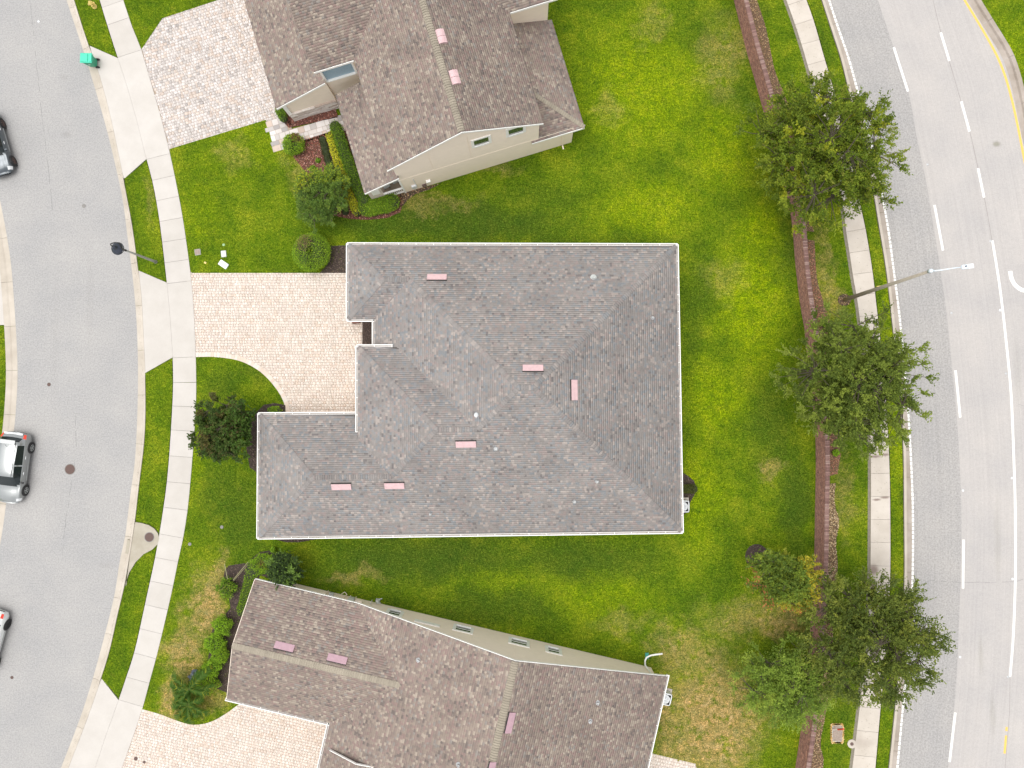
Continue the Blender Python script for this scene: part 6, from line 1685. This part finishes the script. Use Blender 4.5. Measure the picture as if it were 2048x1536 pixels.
# ================================================================== covers, boxes, markers
def cover(name, label, u, v, rad, mat, cat_, z=.0, group=None, ring=True):
    c = W(u, v, 0); root = thing(name, label, cat_, (c.x, c.y, z), group)
    if ring:
        mb = MB(); mb.lathe((c.x, c.y, z), [(rad * 1.12, 0), (rad * 1.12, .006), (rad * 1.02, .008), (rad * 1.0, .003)], 28); link('frame', mb, M['iron'], root)
    mb = MB(); mb.lathe((c.x, c.y, z + .003), [(rad * .98, 0), (rad * .98, .007), (rad * .9, .009)], 28); l_ = link('lid', mb, M[mat], root)
    if rad > .2:
        mb = MB()
        for k in range(8):
            for j in (.35, .65, .85):
                t = k * math.pi / 4 + j; mb.box((c.x + rad * j * math.cos(t), c.y + rad * j * math.sin(t), z + .014), (.05, .025, .008), t)
        link('lid_pattern', mb, M['rust'], l_, kind='stuff')
cover('manhole_cover', 'rust brown manhole cover in the middle of the residential street beside the silver car', 140, 938.5, .33, 'rust', 'manhole cover', .001, 'round covers')
cover('manhole_cover', 'rust brown manhole cover on the concrete storm inlet beside the sidewalk', 299.5, 1074, .30, 'rust', 'manhole cover', .062, 'round covers')
cover('valve_cover', 'small grey valve cover on the residential street left of the curved street lamp', 168, 412, .12, 'iron', 'valve cover', .001, 'round covers')
cover('valve_cover', 'small oval valve cover on the residential street north of the manhole', 98, 769, .12, 'rust', 'valve cover', .001, 'round covers')
cover('valve_cover', 'small dark valve cover on the residential street below the white car', 24, 1355, .10, 'rust', 'valve cover', .001, 'round covers')
cover('round_cover', 'left one of two dark round caps set in the southern driveway', 272, 1517, .13, 'rust', 'cap', .022, 'round covers', ring=False)
cover('round_cover', 'right one of two dark round caps set in the southern driveway', 289, 1524, .10, 'rust', 'cap', .022, 'round covers', ring=False)
mb = MB(); P = [W2(271, 1044), W2(284, 1046), W2(298, 1050), W2(309, 1057), W2(316, 1066), W2(319, 1076), W2(316, 1088), W2(305, 1099), W2(288, 1108), W2(272, 1124), W2(259, 1145), W2(252, 1168), W2(253, 1172), W2(262, 1100)]
mb.prism(P, -.04, .06); si = link('storm_inlet', mb, M['inlet'], kind='structure')
mb = MB(); mb.prism([W2(256, 1078), W2(262, 1080), W2(258, 1108), W2(252, 1106)], .0, .1); link('inlet_mouth', mb, M['inlet'], si)
k = 0
for (u, v, mt, lab) in ((77, 43, 'acwhite', 'tiny white raised marker at the top of the residential street'), (1855, 329, 'lead', 'raised marker between the first oak and the second lane dash'), (1981, 482, 'lead', 'raised marker at the head of the long white line'), (2000, 620.5, 'acwhite', 'pale raised marker left of the white line near the lamp head'),
                        (1903, 626, 'lead', 'raised marker on the pale lane south of the lamp arm'), (2012, 747, 'lead', 'raised marker touching the white line east of the rounded oak'), (2024, 956, 'acwhite', 'pale raised marker left of the white line beside the damp sidewalk slab'), (1926, 981, 'acwhite', 'raised marker on the dark shoulder edge beside the upper cracked slab'),
                        (2025, 1158, 'acwhite', 'pale raised marker on the white line beside the third long dash'), (1920, 1314, 'acwhite', 'raised marker on the shoulder edge below the spreading oak'), (2016, 1354, 'lead', 'raised marker at the foot of the long white line')):
    c = W(u, v, 0); mb = MB(); mb.lathe(c, [(.085, .004), (.08, .012), (.05, .026), (.015, .03)], 14); o = link('road_marker', mb, M[mt], bevel=0); setprops(o, lab, 'road marker', 'raised markers on the roads')
def lawnbox(name, label, cat_, u, v, s, rz, mat, round_=False):
    c = W(u, v, 0); root = thing(name, label, cat_, (c.x, c.y, .04), 'utility covers in the lawns')
    mb = MB(); mb.box((c.x, c.y, .06), (s[0] * 1.12, s[1] * 1.12, .05), rz); link('rim', mb, M['boxgrey'] if mat != 'greenlid' else M['greenlid'], root, bevel=.03 if not round_ else min(s) * .5)
    mb = MB(); mb.box((c.x, c.y, .085), (s[0], s[1], .03), rz); return root, link('lid', mb, M[mat], root, bevel=.01 if not round_ else min(s) * .49)
M['palebox'] = simple('pale_cover', (.60, .60, .56), .6, var=.05); M['soilbox'] = simple('weathered_cover', (.30, .24, .20), .8, var=.4, vscale=14)
lawnbox('meter_cover', 'weathered square meter cover with a dark hole left of the three small covers', 'meter cover', 396, 504.5, (.36, .36), .15, 'soilbox')
lawnbox('utility_cover', 'pale rectangular utility cover between the green cap and the white oval cover', 'utility cover', 448, 508, (.32, .4), .1, 'palebox')
lawnbox('utility_cover', 'white oval cover on the lawn just above the central driveway', 'utility cover', 447.5, 529, (.6, .36), -.6, 'white', True)
cover('irrigation_cap', 'round pale green irrigation cap on the lawn above the rectangular cover', 448, 490, .09, 'greenlid', 'cap', .07, 'utility covers in the lawns', ring=False)
mb = MB(); mb.box(W(410.5, 525.5, .06), (.14, .12, .06), -.5); o = link('survey_stub', mb, M['hyd']); setprops(o, 'tiny pale yellow stub in the lawn near the white oval cover', 'stub')
for u, v, lab in ((380, 1088, 'small white cleanout ring in the lawn beside the sidewalk near the storm inlet'), (444, 1054, 'faint grey cleanout ring in the lawn west of the southwest roof corner')):
    cover('cleanout_ring', lab, u, v, .10, 'iron', 'cleanout', .05, 'utility covers in the lawns')
vb, vl = lawnbox('valve_box', 'brown valve box with a straw edge beside the southern avenue sidewalk', 'valve box', 1674, 1466, (.62, 1.0), -.06, 'soilbox')
c = W(1673.5, 1466, 0)
mb = MB()
for k in range(30):
    t = k / 30 * 2 * math.pi; q = max(abs(math.cos(t)), abs(math.sin(t))); mb.box((c.x + .38 * math.cos(t) / q, c.y + .58 * math.sin(t) / q, .075), (.2, .09, .03), t + rr.uniform(1.1, 2), col=rr.choice(((.52, .34, .12), (.45, .27, .08), (.6, .42, .18))))
link('straw_edge', mb, M['chip'], vb)
mk = thing('marker_post', 'thin white marker post with a red orange tip leaning over the valve box', 'marker post', W(1664, 1460, 0))
a_, b_ = W(1663, 1459.5, .0), W(1688, 1458, 1.25); m_ = Vector(a_).lerp(b_, .52)
mb = MB(); mb.tube([a_, m_], .03, 8); link('post', mb, M['white'], mk)
mb = MB(); mb.tube([m_, Vector(a_).lerp(b_, .97)], .052, 10); link('coloured_sleeve', mb, M['red'], mk)
c = W(1703, 1487, 0); rb = thing('survey_monument', 'round pale concrete ring with a brown centre beside the southern end of the avenue sidewalk', 'concrete ring', (c.x, c.y, .04))
mb = MB(); mb.lathe((c.x, c.y, .02), [(.29, 0), (.29, .055), (.12, .06), (.11, .04)], 24); link('concrete_ring', mb, M['walk2'], rb)
mb = MB(); mb.lathe((c.x, c.y, .05), [(.11, 0), (.11, .02)], 18); link('cap', mb, M['rust'], rb)
# house details next to the garage: brick colored trim seen under the gutter
mb = MB(); q = W(714, 645, .0); mb.box((q.x, q.y, .25), (.5, .14, .4), .12); o = link('planter_edge', mb, simple('terracotta', (.18, .08, .06), .8, var=.2)); setprops(o, 'dark terracotta planter peeping out under the gutter between garage and porch', 'planter')

# ================================================================== small debris
def litter(name, label, pts, spread, pal, n, z=.02, size=(.03, .08)):
    P = np.array([tuple(p)[:2] for p in pts]); s_ = np.r_[0, np.cumsum(np.hypot(*np.diff(P, axis=0).T))]
    t = rg.uniform(0, s_[-1], n); q = np.c_[np.interp(t, s_, P[:, 0]), np.interp(t, s_, P[:, 1])] + rg.normal(0, 1, (n, 2)) * np.array(spread)
    a = rg.uniform(0, 6.28, n); L = rg.uniform(size[0], size[1], n); d = np.c_[np.cos(a), np.sin(a), rg.uniform(-.1, .1, n)]; sd_ = np.c_[-np.sin(a), np.cos(a), rg.uniform(-.1, .1, n)]
    c = np.c_[q, z + rg.uniform(0, .008, n)]
    V = np.stack([c - d * L[:, None] / 2, c + sd_ * L[:, None] / 5, c + d * L[:, None] / 2, c - sd_ * L[:, None] / 5], 1)
    pal = np.array(pal); C = pal[rg.integers(0, len(pal), n)] * rg.uniform(.6, 1.3, (n, 1))
    return nplink(name, V.reshape(-1, 3), np.arange(n * 4).reshape(n, 4), C, M['chip'], kind='stuff', label=label, cat='leaf litter')
LT = [(.16, .11, .06), (.25, .18, .09), (.08, .06, .04), (.13, .15, .04)]
litter('leaf_litter', 'fine brown leaf litter lying along the kerb of the residential street', (ST_R * .35 + nearest(CB_R, ST_R[10]) * 0 + resamp(CB_R, len(ST_R)) * .65), (.07, .07), LT, 1500, .012, (.02, .05))
litter('leaf_litter', 'fine brown leaf litter in the gutter of the avenue', offset(WLN, -.12), (.09, .09), LT, 1900, .012, (.02, .06))
litter('leaf_litter', 'scattered dead leaves on the avenue sidewalk under the oaks', (RS_L + resamp(RS_R, len(RS_L))) / 2, (.5, .5), LT, 900, .062, (.03, .07))
for pts, n in (([wx(-11.2, 10.12, 0), wx(9.6, 10.12, 0)], 160), ([wx(9.72, 10, 0), wx(9.72, -8.2, 0)], 120), ([wx(-16.7, -8.3, 0), wx(9.6, -8.3, 0)], 150)):
    P = np.array([p[:2] for p in pts]); t = rg.uniform(0, 1, n)[:, None]; q = P[0] * (1 - t) + P[1] * t + rg.normal(0, .02, (n, 2))
    a = rg.uniform(0, 6.28, n); L = rg.uniform(.02, .07, n); d = np.c_[np.cos(a), np.sin(a), np.zeros(n)]; sd_ = np.c_[-np.sin(a), np.cos(a), np.zeros(n)]; c = np.c_[q, np.full(n, EZ - .075)]
    V = np.stack([c - d * L[:, None] / 2, c + sd_ * L[:, None] / 4, c + d * L[:, None] / 2, c - sd_ * L[:, None] / 4], 1)
    nplink('gutter_debris', V.reshape(-1, 3), np.arange(n * 4).reshape(n, 4), np.array(LT)[rg.integers(0, 4, n)], M['chip'], parent=h2, kind='stuff')
